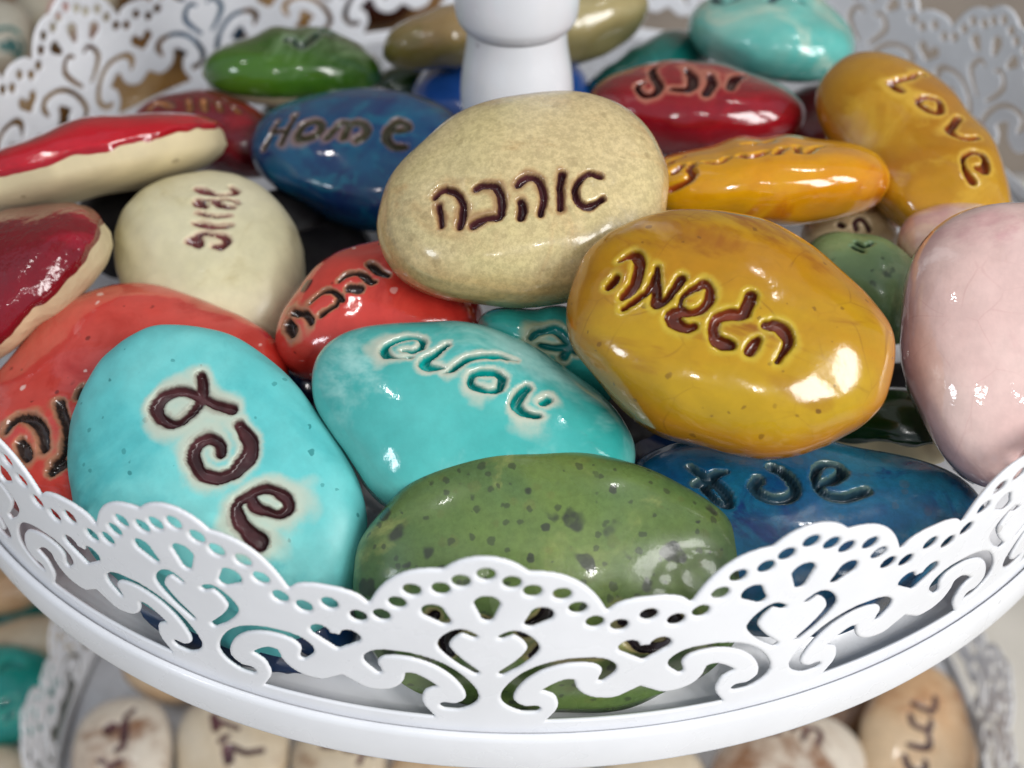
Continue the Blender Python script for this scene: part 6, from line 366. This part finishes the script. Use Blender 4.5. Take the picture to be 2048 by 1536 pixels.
# ------------------------------------------------------------------ filigree sheet, as a signed distance in (arc, height)
HALF_DOTS = [(0, .256), (.076, .2445), (.138, .2315), (.227, .226), (.277, .2035), (.332, .1795), (.41, .1715), (.5, .185)]
def pattern(U, V, per):
    """U along the arc 0..per (centred motif), V height. positive = metal"""
    Um = np.abs((U/per+.5) % 1.-.5)*PERIOD         # fold the mirror halves, work in the upper tray's own proportions
    P = np.stack([Um.ravel(), V.ravel(), 0*V.ravel()], 1); holes = np.full(len(P), 9.)
    def path(pts, hw, sub=4, closed=False):
        pts = [(x*PERIOD, y, 0, h) for (x, y), h in zip(pts, hw)]
        q = catmull(pts, sub) if len(pts) > 2 else np.array(pts)
        return seg_dist(P, q[:, :3], q[:, 3])
    def put(d):
        nonlocal holes; holes = np.minimum(holes, d)
    for x, y in HALF_DOTS: put(np.hypot(P[:, 0]-x*PERIOD, P[:, 1]-y)-.0093)
    put(path([(.042, .157), (.083, .164), (.123, .154), (.143, .139), (.127, .1255), (.089, .109), (.042, .0935)], [.0034, .0040, .0050, .0060, .0056, .0048, .0036]))
    put(path([(.150, .0255), (.11, .0255), (.07, .0355), (.058, .0485), (.075, .0675), (.116, .0885), (.172, .104), (.243, .113), (.31, .114), (.364, .109), (.3915, .0955), (.368, .078)],
             [.0062, .0058, .0062, .0068, .0061, .0054, .0049, .0045, .0049, .0064, .0076, .0036]))
    put(path([(0, .2095), (0, .190)], [.0132, .0068])); put(path([(.167, .1935), (.133, .1805)], [.0122, .0064]))
    put(path([(.449, .1325), (.5, .1105)], [.0112, .0036])); put(path([(.5, .1215), (.5, .1125)], [.0115, .005]))
    # bottom opening: polygon, mirrored about the heart axis
    h1 = [(.188, .0), (.210, .013), (.226, .024), (.229, .0365), (.215, .052), (.172, .0615)]
    h2 = [(.172, .0615), (.21, .0735), (.25, .0815), (.277, .0805)]
    h3 = [(.277, .0805), (.286, .0655), (.312, .052), (.357, .0435), (.418, .0420), (.462, .0505), (.5, .0590)]
    q = np.vstack([catmull(h, 6) for h in (h1, h2, h3)])*np.array([PERIOD, 1])
    q = np.vstack([q, [[.55*PERIOD, .059], [.55*PERIOD, 0]]])
    px, py = P[:, 0], P[:, 1]; inside = np.zeros(len(P), bool); dd = np.full(len(P), 9.)
    for i in range(len(q)):
        a, b = q[i], q[(i+1) % len(q)]
        cnd = ((a[1] > py) != (b[1] > py)); xi = (b[0]-a[0])*(py-a[1])/((b[1]-a[1]) if b[1] != a[1] else 1e-9)+a[0]
        inside ^= cnd & (px < xi)
        ab = b-a
        if a[0] > .5*PERIOD+1e-6 or (b[0] > .5*PERIOD+1e-6 and i != len(q)-1): continue
        t = np.clip(((px-a[0])*ab[0]+(py-a[1])*ab[1])/(ab@ab+1e-12), 0, 1)
        dd = np.minimum(dd, np.hypot(px-a[0]-t*ab[0], py-a[1]-t*ab[1]))
    put(np.where(inside, -dd, dd))
    # scalloped outline: three arcs a half motif
    arcs = [[(-.128, .2605), (-.09, .272), (-.046, .279), (0, .2815), (.046, .279), (.09, .272), (.128, .2605)],
            [(.128, .2605), (.185, .2590), (.24, .2525), (.292, .239), (.335, .2195), (.368, .1960)],
            [(.368, .1960), (.400, .2065), (.448, .2120), (.5, .2130), (.56, .2118)]]
    edge = np.full(len(P), 9.); top = np.zeros(len(P))
    for a in arcs:
        c = catmull(np.array(a)*np.array([PERIOD, 1]), 6)
        edge = np.minimum(edge, seg_dist(P, np.c_[c, np.zeros(len(c))], np.zeros(len(c))))
        m = (px >= c[0, 0]) & (px <= c[-1, 0]); top[m] = np.interp(px[m], c[:, 0], c[:, 1])
    far = np.abs(top-py); edge = np.minimum(edge, np.maximum(far, .02)*1.)
    out = np.where(py < top, edge, -edge)
    out = np.minimum(out, py+.034)
    return np.minimum(out, holes).reshape(U.shape)
PERIOD = 2*math.pi/19

def sheet(N, R, phase, hscale, res_of, thick, bevel):
    """ring of N motifs, pillow-edged sheet with real openings"""
    V, T, base = [], [], 0; cache = {}
    for s in range(N):
        res = res_of(s)
        if res not in cache:
            nu = res; nv = int(res*.325/PERIOD)
            u = (np.arange(nu+1)/nu-.5)*PERIOD; v = np.linspace(-.038, .287, nv+1)
            U, W = np.meshgrid(u, v, indexing='xy'); F = pattern(U, W, PERIOD)
            F = np.where(np.abs(F) < 1e-6, 1e-6, F)
            i = np.arange((nu+1)*(nv+1)).reshape(nv+1, nu+1)
            a, b, c, d = i[:-1, :-1].ravel(), i[:-1, 1:].ravel(), i[1:, 1:].ravel(), i[1:, :-1].ravel()
            tri = np.vstack([np.stack([a, b, c], 1), np.stack([a, c, d], 1)])
            Pp = np.stack([U.ravel(), W.ravel()], 1); f = F.ravel(); ins = f[tri] > 0; cnt = ins.sum(1)
            verts = [Pp]; nb = len(Pp); keys = {}
            full = tri[cnt == 3]
            def roll_to(t, m, want):         # rotate so that the odd one out is first
                k = np.argmax(m == want, 1); r = np.arange(len(t)); return np.stack([t[r, k], t[r, (k+1) % 3], t[r, (k+2) % 3]], 1)
            one = roll_to(tri[cnt == 1], ins[cnt == 1], True); two = roll_to(tri[cnt == 2], ins[cnt == 2], False)
            E = np.vstack([one[:, [0, 1]], one[:, [0, 2]], two[:, [0, 1]], two[:, [0, 2]]]); E = np.sort(E, 1)
            ue, inv = np.unique(E, axis=0, return_inverse=True); inv = inv.ravel()
            t = f[ue[:, 0]]/(f[ue[:, 0]]-f[ue[:, 1]]); cut = Pp[ue[:, 0]]+(Pp[ue[:, 1]]-Pp[ue[:, 0]])*t[:, None]
            k1 = len(one); k2 = len(two); ia = nb+inv[:k1]; ib = nb+inv[k1:2*k1]; ja = nb+inv[2*k1:2*k1+k2]; jb = nb+inv[2*k1+k2:]
            tt = np.vstack([full, np.stack([one[:, 0], ia, ib], 1), np.stack([ja, two[:, 1], two[:, 2]], 1), np.stack([ja, two[:, 2], jb], 1)])
            PP = np.vstack([Pp, cut]); dist = np.concatenate([np.maximum(f, 0), np.zeros(len(cut))])
            used, inv2 = np.unique(tt, return_inverse=True); tt = inv2.reshape(tt.shape); PP = PP[used]; dist = dist[used]; isb = used >= nb
            cache[res] = (PP, dist, isb, tt)
        PP, dist, isb, tt = cache[res]
        off = thick/2*np.sqrt(np.clip(1-(1-np.clip(dist/bevel, 0, 1))**2, 0, 1)); n = len(PP)
        az = phase+s*2*math.pi/N+PP[:, 0]/PERIOD*(2*math.pi/N)
        wb = .0011*np.sin(az*3+1)+.0008*np.sin(az*7+PP[:, 1]*9)+.0005*np.sin(az*23+PP[:, 1]*21)*np.clip(PP[:, 1]*5, 0, 1)
        off_ = wb*np.clip(PP[:, 1]*8+.35, 0, 1)
        def place(r): r = r+off_; return np.stack([r*np.sin(az), -r*np.cos(az), PP[:, 1]*hscale], 1)
        front = place(R+off); back = place(R-off)
        bi = np.where(isb, np.arange(n), np.arange(n)+n)       # boundary verts are shared by both faces
        V += [front, back]; T += [tt+base, bi[tt][:, ::-1]+base]; base += 2*n
    V = np.vstack(V); T = np.vstack(T)
    used, inv = np.unique(T, return_inverse=True); return V[used]*S, inv.reshape(T.shape)

def lathe(profile, seg=160):
    p = np.array(profile, float); n = len(p); a = np.linspace(0, 2*math.pi, seg, endpoint=False)
    V = np.stack([np.outer(np.cos(a), p[:, 0]), np.outer(np.sin(a), p[:, 0]), np.tile(p[:, 1], (seg, 1))], 2).reshape(-1, 3)
    i = np.arange(seg); q = []
    for k in range(n-1): q.append(np.stack([i*n+k, ((i+1) % seg)*n+k, ((i+1) % seg)*n+k+1, i*n+k+1], 1))
    return V*S, np.vstack(q)

white = paint('white_enamel'); white2 = paint('white_enamel_column', (238, 240, 244), .2, 3)
stand = bpy.data.objects.new('tiered_stand', None); C.objects.link(stand); stand.location = (0, 0, -1.6*S)
tag(stand, 'white metal two tier stand with lace cut tray walls and a turned centre post', 'display stand')
def up(o): o.location.z = 1.6*S; return o
def tray(R, N, phase, z, hs, res_of, seg):
    V, q = lathe([(.02, -.045), (R-.03, -.045), (R-.012, -.036), (R-.012, -.030), (.02, -.030)], seg)
    t = up(link('tray', mesh('tray', V, q), white, stand)); t.location.z += z*S
    # rim band: rolled lip outside the sheet
    pr = [(R+.0044, -.06), (R+.0044, -.0225), (R+.0052, -.0195), (R+.0070, -.0180), (R+.0100, -.0185), (R+.0130, -.0215), (R+.0142, -.027), (R+.0146, -.077), (R+.0136, -.0815), (R+.0105, -.0838), (R+.004, -.0838), (R-.012, -.075), (R-.012, -.05)]
    V, q = lathe(pr, seg); link('rim_band', mesh('rim_band', V, q), white, t)
    V, T = sheet(N, R, phase, hs, res_of, .0052, .0026)
    link('filigree_wall', mesh('filigree_wall', V, None, T), white, t); return t
tray(1.0, 19, -0.0438, 0, 1.0, lambda s: 132 if s in (16, 17, 18, 0, 1, 2, 3) else 70, 256)
tray(1.2, 22, .05, -1.45, 1.0, lambda s: 46, 160)
tray(.72, 14, .1, 1.9, 1.0, lambda s: 30, 120)  # unseen top tray, added above the view to shade the rear stones
def smoothprof(p, sub=6):
    return catmull(np.array(p, float), sub)
colm = smoothprof([(.07, -1.5), (.085, -1.3), (.095, -1.0), (.07, -.7), (.095, -.4), (.075, -.15), (.07, -.02), (.074, .10), (.083, .18), (.0915, .245), (.0935, .285), (.0895, .325), (.0825, .365), (.0800, .395)])
V, q = lathe(colm, 96); pc = up(link('post', mesh('post', V, q), white2, stand)); pc.location.x = -.008*S
V, q = lathe(np.vstack([smoothprof([(.078, .396), (.084, .3985), (.0905, .405), (.096, .416), (.0982, .43)], 4), smoothprof([(.0985, .45), (.0975, .50), (.093, .53), (.084, .55), (.080, .60), (.090, .70), (.10, .85), (.075, 1.2), (.07, 1.5), (.07, 1.87)], 6)]), 96)
link('collar', mesh('collar', V, q), white2, pc)

# ------------------------------------------------------------------ stones
B = (225, 205, 175)
M = {
 'turq_front': glaze('satin_turquoise', [(98, 200, 200), (136, 218, 214), (84, 188, 190)], (62, 34, 36), (226, 206, 178), .022, 1, 3.4, .5, inkrough=.3, tiny=(20, 120, 120), coat=.0, bump=.18, rim=(104, 198, 198), halostr=.62, hard=.35),
 'turq_mid': glaze('glossy_turquoise', [(24, 154, 148), (92, 196, 190), (158, 216, 208)], (6, 122, 116), (222, 212, 190), .017, 2, 2.6, .12, halostr=.75, rim=(112, 190, 182), hard=.5, ring=.15),
 'turq_behind': glaze('deep_turquoise', [(40, 160, 150), (60, 176, 166), (30, 140, 134)], (10, 92, 88), (186, 180, 140), .014, 3, 4, .12),
 'red_left': glaze('speckled_coral', [(210, 62, 50), (222, 92, 82), (196, 48, 38)], (46, 36, 32), (186, 140, 104), .011, 4, 4, .1, dark=(40, 15, 15), light=(244, 200, 190), inkrough=.1, dthr=.88, lthr=.35),
 'red_mid': glaze('speckled_coral_dark', [(206, 54, 44), (216, 74, 62), (184, 42, 36)], (52, 38, 34), (190, 140, 104), .009, 5, 4, .1, dark=(40, 15, 15), light=(244, 200, 190), inkrough=.1, dthr=.88, lthr=.35),
 'red_topleft': glaze('cherry_glaze', [(184, 16, 32), (196, 24, 40), (150, 12, 26)], (60, 20, 20), None, .01, 6, 4, .1, bare=(228, 212, 170)),
 'red_farleft': glaze('puckered_red', [(140, 10, 30), (112, 8, 24), (158, 16, 40)], (60, 20, 20), None, .01, 7, 5, .14, orange=.6, bump=.6, bare=(228, 212, 170)),
 'darkred_back': glaze('wine_red', [(120, 18, 30), (100, 14, 26), (140, 24, 36)], (140, 96, 58), (90, 40, 30), .008, 8, 4, .15),
 'red_right': glaze('crimson_glaze', [(146, 16, 30), (116, 14, 26), (160, 20, 34)], (50, 14, 16), (196, 128, 104), .012, 9, 4, .1, halostr=.7),
 'green_back': glaze('moss_green', [(66, 108, 26), (40, 80, 22), (118, 150, 100)], (40, 60, 40), (140, 160, 130), .012, 10, 5, .12, bare=(228, 212, 170)),
 'blue_home': glaze('mottled_blue', [(14, 88, 124), (18, 44, 96), (22, 108, 134)], (52, 50, 34), (150, 120, 112), .008, 11, 9, .12, halostr=.75),
 'beige_love': glaze('speckled_sand', [(214, 198, 142), (222, 200, 150), (204, 170, 116)], (70, 36, 38), (176, 130, 78), .007, 12, 3.5, .26, grain=.4, fsc=80., inkrough=.1, coat=.5, halostr=.55, rim=(196, 158, 100)),
 'mustard_front': glaze('crackled_mustard', [(178, 120, 6), (190, 154, 16), (142, 80, 6)], (88, 34, 12), (202, 178, 54), .021, 13, 3.4, .16, cr=.12, stretch=(.55, 1.7, 1.2), crackle=(120, 70, 10), tiny=(90, 50, 10), halostr=.65, inkrough=.16, hard=.45, ring=.2, rim=(184, 114, 8)),
 'mustard_love': glaze('ochre_glaze', [(192, 140, 20), (172, 112, 16), (204, 158, 44)], (120, 58, 24), (218, 176, 66), .015, 14, 4, .13),
 'orange_right': glaze('amber_glaze', [(212, 136, 12), (224, 164, 16), (188, 100, 16)], (140, 66, 18), (216, 166, 40), .010, 15, 4, .08, halostr=.6),
 'green_front': glaze('freckled_green', [(112, 134, 66), (74, 108, 70), (152, 160, 92)], (38, 30, 34), (176, 160, 108), .012, 16, 4.5, .30, dark=(52, 56, 48), big=(20., .38, .34), dthr=.05, coat=.35, bump=.2, grain=.25, hard=.5),
 'green_behind': glaze('freckled_green_small', [(142, 172, 120), (120, 154, 104), (164, 184, 132)], (50, 70, 50), None, .01, 17, 5, .3, dark=(50, 70, 46), coat=.2),
 'blue_right': glaze('denim_blue', [(18, 84, 128), (30, 112, 140), (22, 56, 108)], (22, 48, 60), (96, 118, 104), .002, 18, 8, .22, inkrough=.4, coat=.4, bump=.2, grain=.3),
 'pink_front': glaze('crackled_pink', [(234, 198, 190), (240, 214, 204), (220, 172, 170)], (224, 194, 184), (236, 214, 198), .02, 19, 3, .08, crackle=(190, 130, 126), ckstr=.18, coat=1., cr=.04, halostr=.6, rim=(216, 172, 170), bump=.5),
 'pink_behind': glaze('pale_pink', [(226, 184, 172), (228, 198, 172), (210, 162, 156)], (190, 140, 140), None, .01, 20, 4, .14),
 'cream_right': glaze('cream_glaze', [(206, 182, 142), (196, 170, 128), (214, 194, 156)], (82, 52, 54), None, .01, 21, 4, .3),
 'cream_left': glaze('matt_cream', [(216, 208, 166), (224, 216, 182), (200, 188, 142)], (96, 50, 48), (220, 190, 160), .008, 22, 3.5, .42, coat=.08, halostr=.5, bump=.1),
 'mint_top': glaze('mint_glaze', [(160, 206, 190), (96, 188, 178), (186, 212, 194)], (50, 76, 82), None, .01, 23, 4, .12),
 'tan_left': glaze('tan_glaze', [(182, 150, 100), (170, 146, 92), (150, 132, 72)], (80, 60, 40), None, .01, 24, 4, .15, rim=(120, 110, 50)),
 'tan_right': glaze('khaki_glaze', [(178, 164, 116), (166, 150, 100), (190, 176, 130)], (80, 60, 40), None, .01, 25, 4, .2, rim=(120, 112, 70)),
 'cobalt_mid': glaze('cobalt_glaze', [(30, 84, 166), (40, 92, 176), (20, 74, 140)], (20, 30, 60), None, .01, 26, 4, .2),
 'teal_back': glaze('teal_glaze', [(18, 104, 96), (14, 86, 80), (30, 120, 108)], (20, 50, 50), None, .01, 27, 4, .15),
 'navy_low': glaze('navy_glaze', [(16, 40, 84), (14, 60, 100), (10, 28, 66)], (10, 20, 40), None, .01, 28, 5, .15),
 'gap_filler': None, 'brown_deep': glaze('umber_glaze', [(120, 66, 24), (96, 52, 20), (136, 84, 30)], (50, 30, 20), None, .01, 29, 4, .2),
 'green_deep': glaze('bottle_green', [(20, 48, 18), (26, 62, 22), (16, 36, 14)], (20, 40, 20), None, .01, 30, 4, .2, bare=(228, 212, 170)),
 'gap_black': glaze('blackish gap_shade', [(22, 17, 20), (18, 15, 18), (27, 22, 25)], (20, 20, 30), None, .01, 31, 4, .6, coat=0),  # near-black tone stands in for the deep shade of the gaps
 'maroon_deep': glaze('maroon_glaze', [(80, 20, 24), (66, 16, 20), (96, 26, 30)], (30, 14, 14), None, .01, 32, 4, .2),
 'lowA': glaze('mottled_cream', [(220, 204, 184), (226, 214, 196), (146, 104, 72)], (74, 44, 44), None, .01, 33, 2.6, .3, hard=.2),
 'lowB': glaze('mottled_sand', [(214, 194, 162), (222, 208, 184), (140, 98, 62)], (70, 40, 44), None, .01, 34, 2.4, .3, hard=.2),
 'lowC': glaze('mottled_apricot', [(204, 160, 116), (214, 186, 150), (176, 118, 72)], (58, 38, 40), None, .01, 35, 2.2, .3, hard=.2),
 'lowD': glaze('mottled_umber', [(112, 82, 60), (126, 94, 66), (88, 66, 56)], (40, 30, 30), None, .01, 36, 2.2, .3),
 'tealA': glaze('sea_green', [(20, 142, 130), (30, 156, 146), (60, 176, 166)], (10, 96, 92), (60, 170, 150), .02, 37, 3, .12),
 'backA': glaze('bone_glaze', [(206, 200, 182), (196, 186, 164), (200, 176, 150)], (54, 104, 98), None, .01, 38, 3, .3),
 'backB': glaze('bone_rose_glaze', [(206, 198, 174), (200, 190, 166), (196, 150, 140)], (24, 24, 70), (206, 140, 136), .05, 39, 3, .3, halostr=.9),
 'backC': glaze('tan_bark', [(178, 140, 84), (160, 120, 66), (196, 164, 116)], (70, 50, 40), None, .01, 40, 3, .3),
 'backD': glaze('slate_blue', [(40, 90, 120), (30, 76, 110), (60, 110, 120)], (20, 40, 50), None, .01, 41, 3, .2),
 'backE': glaze('dark_maroon', [(70, 24, 24), (60, 20, 20), (84, 34, 30)], (20, 14, 14), None, .01, 42, 3, .2),
}
M['gap_filler'] = M['gap_black']  # filler in the gap below Home gets the same painted shade
alias = {'under_amber': 'maroon_deep', 'under_love': 'brown_deep', 'under_pink': 'gap_black', 'under_mustard': 'navy_low', 'under_sand': 'gap_black', 'under_cherry': 'maroon_deep',
 'dark_left': 'gap_black', 'dark_back': 'green_deep', 'dark_right': 'maroon_deep', 'dark_front': 'gap_black', 'dark_mid': 'navy_low', 'dark_foot': 'navy_low', 'dark_rear': 'green_deep', 'dark_nook': 'gap_black', 'dark_strip': 'green_deep',  # dark_ stones are fillers added so pale gaps read as shade
 'low1': 'lowA', 'low2': 'lowB', 'low3': 'lowC', 'low4': 'lowB', 'low5': 'lowC', 'low6': 'lowA', 'low7': 'lowB', 'low8': 'lowA', 'low9': 'lowC', 'low10': 'lowD',
         'tab1': 'tealA', 'tab2': 'lowC', 'tab3': 'lowB', 'tab4': 'teal_back', 'tab5': 'lowB', 'back1': 'backA', 'back2': 'backB', 'back3': 'backC', 'back4': 'backC',
         'back5': 'backD', 'back6': 'backC', 'back7': 'backC', 'back8': 'backE', 'back9': 'backE'}
INFO = {
 'turq_front': 'satin turquoise stone with three brown engraved letters, leaning inside the front left tray wall',
 'red_left': 'coral red speckled stone half hidden behind the satin turquoise stone at the left',
 'red_topleft': 'cherry red stone tipped on edge showing its cream unglazed underside, at the left wall',
 'red_farleft': 'dark red puckered stone with a cream strip, at the far left edge of the tray',
 'darkred_back': 'wine red stone with gold letters under the green stone, back left',
 'green_back': 'moss green glossy stone on top at the back left against the lace wall',
 'blue_home': 'mottled blue stone engraved with the word Home, left of the white post',
 'beige_love': 'large speckled sand stone with shiny brown letters in front of the post',
 'mustard_front': 'large crackled mustard stone with brown Hebrew letters, lower right of the speckled sand stone',
 'turq_mid': 'glossy turquoise stone with teal Hebrew letters between the mustard and satin turquoise stones',
 'turq_behind': 'small visible part of a turquoise stone tucked under the mustard and sand stones',
 'green_front': 'green stone with dark freckles resting against the front tray wall',
 'blue_right': 'denim blue stone with dark engraved letters under the mustard stone, front right',
 'pink_front': 'large glossy crackled pink stone at the right edge of the tray',
 'pink_behind': 'small pale pink stone peeking out behind the large pink one',
 'green_behind': 'freckled light green stone wedged between the mustard and pink stones',
 'cream_right': 'cream stone with dark letter under the amber stone on the right',
 'orange_right': 'shiny amber orange stone lying tilted behind the mustard stone',
 'mustard_love': 'ochre stone engraved with the word Love, at the right wall',
 'red_right': 'crimson stone with dark Hebrew letters right of the white post',
 'mint_top': 'pale mint stone at the back right, top of the picture',
 'tan_left': 'tan stone just left of the white post at the back',
 'tan_right': 'khaki stone just right of the white post at the back',
 'cobalt_mid': 'plain cobalt blue stone lying around the foot of the white post',
 'teal_back': 'dark teal stone between the khaki and crimson stones',
 'red_mid': 'coral red stone with dark Hebrew letters between the cream and sand stones',
 'cream_left': 'matt cream stone with sideways brown letters, left of centre',
 'navy_low': 'navy stone at the tray bottom seen through the lace below the satin turquoise one',
 'green_deep': 'bottle green stone with a cream edge, deep in the gap beside the large pink stone',
 'gap_filler': 'near-black filler stone standing in for shade in the gap below the Home stone',
 'brown_deep': 'umber stone deep in the pile under the Love stone',
 'gap_black': 'near-black filler stone standing in for deep shade below the mustard stone',
 'maroon_deep': 'maroon stone buried under the crimson stone',
 'dark_left': 'near-black filler stone standing in for shade in the gap beside the tipped cherry stone',
 'dark_back': 'bottle green filler stone darkening the gap under the tan stone left of the post',
 'dark_right': 'maroon filler stone added to darken the gap between the crimson and Love stones',
 'dark_front': 'near-black filler stone standing in for shade between mustard and large pink stones',
 'dark_mid': 'navy filler stone added to darken the gap between the two light turquoise stones',
 'dark_foot': 'navy filler stone darkening the tray floor under the mustard and green freckled stones',
 'under_amber': 'maroon stone hidden beneath the shiny amber orange stone',
 'under_love': 'umber stone hidden beneath the ochre Love stone',
 'under_pink': 'blackish brown stone hidden beneath the large crackled pink stone',
 'under_mustard': 'navy stone hidden beneath the large crackled mustard stone',
 'under_sand': 'blackish brown stone hidden beneath the large speckled sand stone',
 'under_cherry': 'maroon stone propping up the tipped cherry red stone',
 'dark_nook': 'near-black filler stone standing in for shade between the matt cream and Home stones',
 'dark_strip': 'bottle green filler stone darkening the gap between the moss green and Home stones',
 'dark_rear': 'bottle green filler stone darkening the tray floor behind the moss green stone',
 'low1': 'cream mottled stone with dark letters at the left end of the lower tray',
 'low2': 'sand mottled stone with dark letters, second from the left on the lower tray',
 'low3': 'apricot stone peeking from under the rim, behind the two left stones of the lower tray',
 'low4': 'cream stone with dark marks, third from the left on the lower tray',
 'low5': 'brown mottled stone at the bottom edge, left of the middle of the lower tray',
 'low6': 'cream stone barely showing under the lowest point of the upper rim',
 'low7': 'sand stone barely showing under the rim, right of the middle of the lower tray',
 'low8': 'wide cream stone with a dark square letter on the right of the lower tray',
 'low9': 'apricot stone with a column of dark letters at the right end of the lower tray',
 'low10': 'dark umber stone between the two right stones of the lower tray',
 'tab1': 'sea green stone on the table at the lower left, outside the lower tray',
 'tab2': 'apricot stone at the left edge below the tray rim, outside the lower tray',
 'tab3': 'long sand coloured stone directly above the sea green one on the table',
 'tab4': 'dark teal stone on the table under the apricot and sand ones, lower left',
 'tab5': 'sand stone in the bottom left corner below the sea green one',
 'back1': 'bone coloured stone with teal writing in the top left corner',
 'back2': 'bone coloured stone with a rose blot and dark blue dot at the top left',
 'back3': 'tan stone on the shelf nearest the lace wall, below the one with teal writing',
 'back4': 'tan stone on the shelf seen through the lace below the one with the rose blot',
 'back5': 'slate blue stone on the shelf seen through the lace behind the moss green stone',
 'back6': 'tan stone on the shelf behind the lace, between the slate blue and dark maroon ones',
 'back7': 'tan stone on the shelf at the top edge, beyond the slate blue one',
 'back8': 'dark maroon stone on the shelf, nearest the white post',
 'back9': 'dark maroon stone farthest back on the shelf, top left',
}
BIG = {'mustard_love', 'blue_home', 'red_right', 'turq_front', 'beige_love', 'mustard_front', 'turq_mid', 'green_front', 'blue_right', 'red_mid', 'red_left', 'pink_front'}
HERO = {'turq_front', 'beige_love', 'mustard_front', 'turq_mid'}
def build(D):
    key = D['key']; low = 'low' in D
    n = 250 if key in HERO else 190 if key in BIG else (66 if low else 104)
    for k in ('ax', 'e1', 'e2'): D[k] = np.array(D[k])
    pos, quads, tris, rho = stone_shape(D, n, 8 if not low else 6)
    R = np.array(D['rot']); loc = np.array(D['loc'])
    # distance to the strokes, letter by letter
    gd = np.full(len(pos), .06); who = np.full(len(pos), -1)
    for i, L in enumerate(D['letters']):
        for st in L:
            st = np.array(st); d = seg_dist(pos, st[:, :3], st[:, 3]); m = d < gd; gd[m] = d[m]; who[m] = i
    ja = 1. if key in HERO else .55
    gd = np.where(gd < .05, gd+ja*.0013*lumps(pos*45, 11)+ja*.0010*lumps(pos*120, 12), gd)
    # normals of the smooth body, for the groove
    def vnorm(P):
        N = np.zeros_like(P)
        a, b, c, d = (P[quads[:, k]] for k in range(4)); f = np.cross(c-a, d-b)
        for k in range(4): np.add.at(N, quads[:, k], f)
        a, b, c = (P[tris[:, k]] for k in range(3)); f = np.cross(b-a, c-a)
        for k in range(3): np.add.at(N, tris[:, k], f)
        return N/np.maximum(np.linalg.norm(N, axis=1), 1e-12)[:, None]
    Nn = vnorm(pos)
    if ((Nn*pos).sum(1)).mean() < 0: Nn = -Nn; quads = quads[:, ::-1]; tris = tris[:, ::-1]
    x = np.clip((gd+.0026)/.0032, 0, 1); x = x*x*(3-2*x)          # 0 in the groove, 1 outside
    depth = (.0105 if not low else .004)*(1+.3*lumps(pos*14, 21)+.10*lumps(pos*70, 22))
    pool = .0022 if key in ('mustard_front', 'turq_mid', 'beige_love') else .0012
    dip = -depth*(1-x)-pool*np.exp(-np.clip(gd, 0, 1)/.012)+.0004*np.exp(-((gd-.0045)/.003)**2)
    bare = (rho+.045*lumps(pos*20, 5)+.02*lumps(pos*55, 6)-D['base']) if 'base' in D else np.full(len(pos), -1.)
    gl = np.clip(-bare/.05, 0, 1)
    if 'base' in D: dip = dip+.0034*np.sqrt(gl)*(1+.5*np.exp(-((bare+.06)/.04)**2))
    P = pos+Nn*(dip*((gd < .055) | ('base' in D)))[:, None]
    if not low:                                                   # stones bear on the wall and floor, never through them
        Wd = loc+P@R.T; r = np.hypot(Wd[:, 0], Wd[:, 1]); k = np.minimum(1, .984/np.maximum(r, 1e-6))
        Wd[:, 0] *= k; Wd[:, 1] *= k; Wd[:, 2] = np.maximum(Wd[:, 2], -.0285); P = (Wd-loc)@R
    Nf = vnorm(P)
    fl = [(f, np.full(len(f), -1)) for f in (quads, tris)]
    def owner(f):
        o = np.full(len(f), -1)
        g = gd[f]; j = np.argmin(g, 1); m = g.min(1) < -.0002; o[m] = who[f[np.arange(len(f)), j]][m]
        if 'base' in D:
            o[bare[f].mean(1) > 0] = 99
        return o
    oq, ot = owner(quads), owner(tris); mat = M[alias.get(key, key)]
    root = bpy.data.objects.new('painted_stone', None); C.objects.link(root); root.empty_display_size = .01
    Mx = Matrix.Identity(4)
    for a in range(3):
        for b in range(3): Mx[a][b] = R[a][b]
    Mx.translation = Vector(loc)*S; root.matrix_world = Mx
    grp = 'painted stones heaped in the upper tray' if not low else ('painted stones in the lower tray' if key.startswith('low') else ('painted stones on the table' if key.startswith('tab') else 'painted stones on the wooden shelf'))
    tag(root, INFO[key], 'stone', grp)
    for part in [-1]+list(range(len(D['letters'])))+([99] if 'base' in D else []):
        fq, ft = quads[oq == part], tris[ot == part]
        if len(fq)+len(ft) == 0: continue
        if part == -1: fq, ft = quads[oq == -1], tris[ot == -1]
        allv = np.concatenate([fq.ravel(), ft.ravel()]); used = np.unique(allv); rem = np.full(len(P), -1); rem[used] = np.arange(len(used))
        nm = 'glazed_body' if part == -1 else ('unglazed_base' if part == 99 else 'letter')
        me = mesh(nm, P[used]*S, rem[fq], rem[ft] if len(ft) else None)
        attr(me, 'groove', gd[used]); attr(me, 'rho', rho[used])
        attr(me, 'bare', bare[used])
        me.normals_split_custom_set_from_vertices(Nf[used].tolist())
        o = link(nm, me, mat, root)
for D in STONES: build(D)
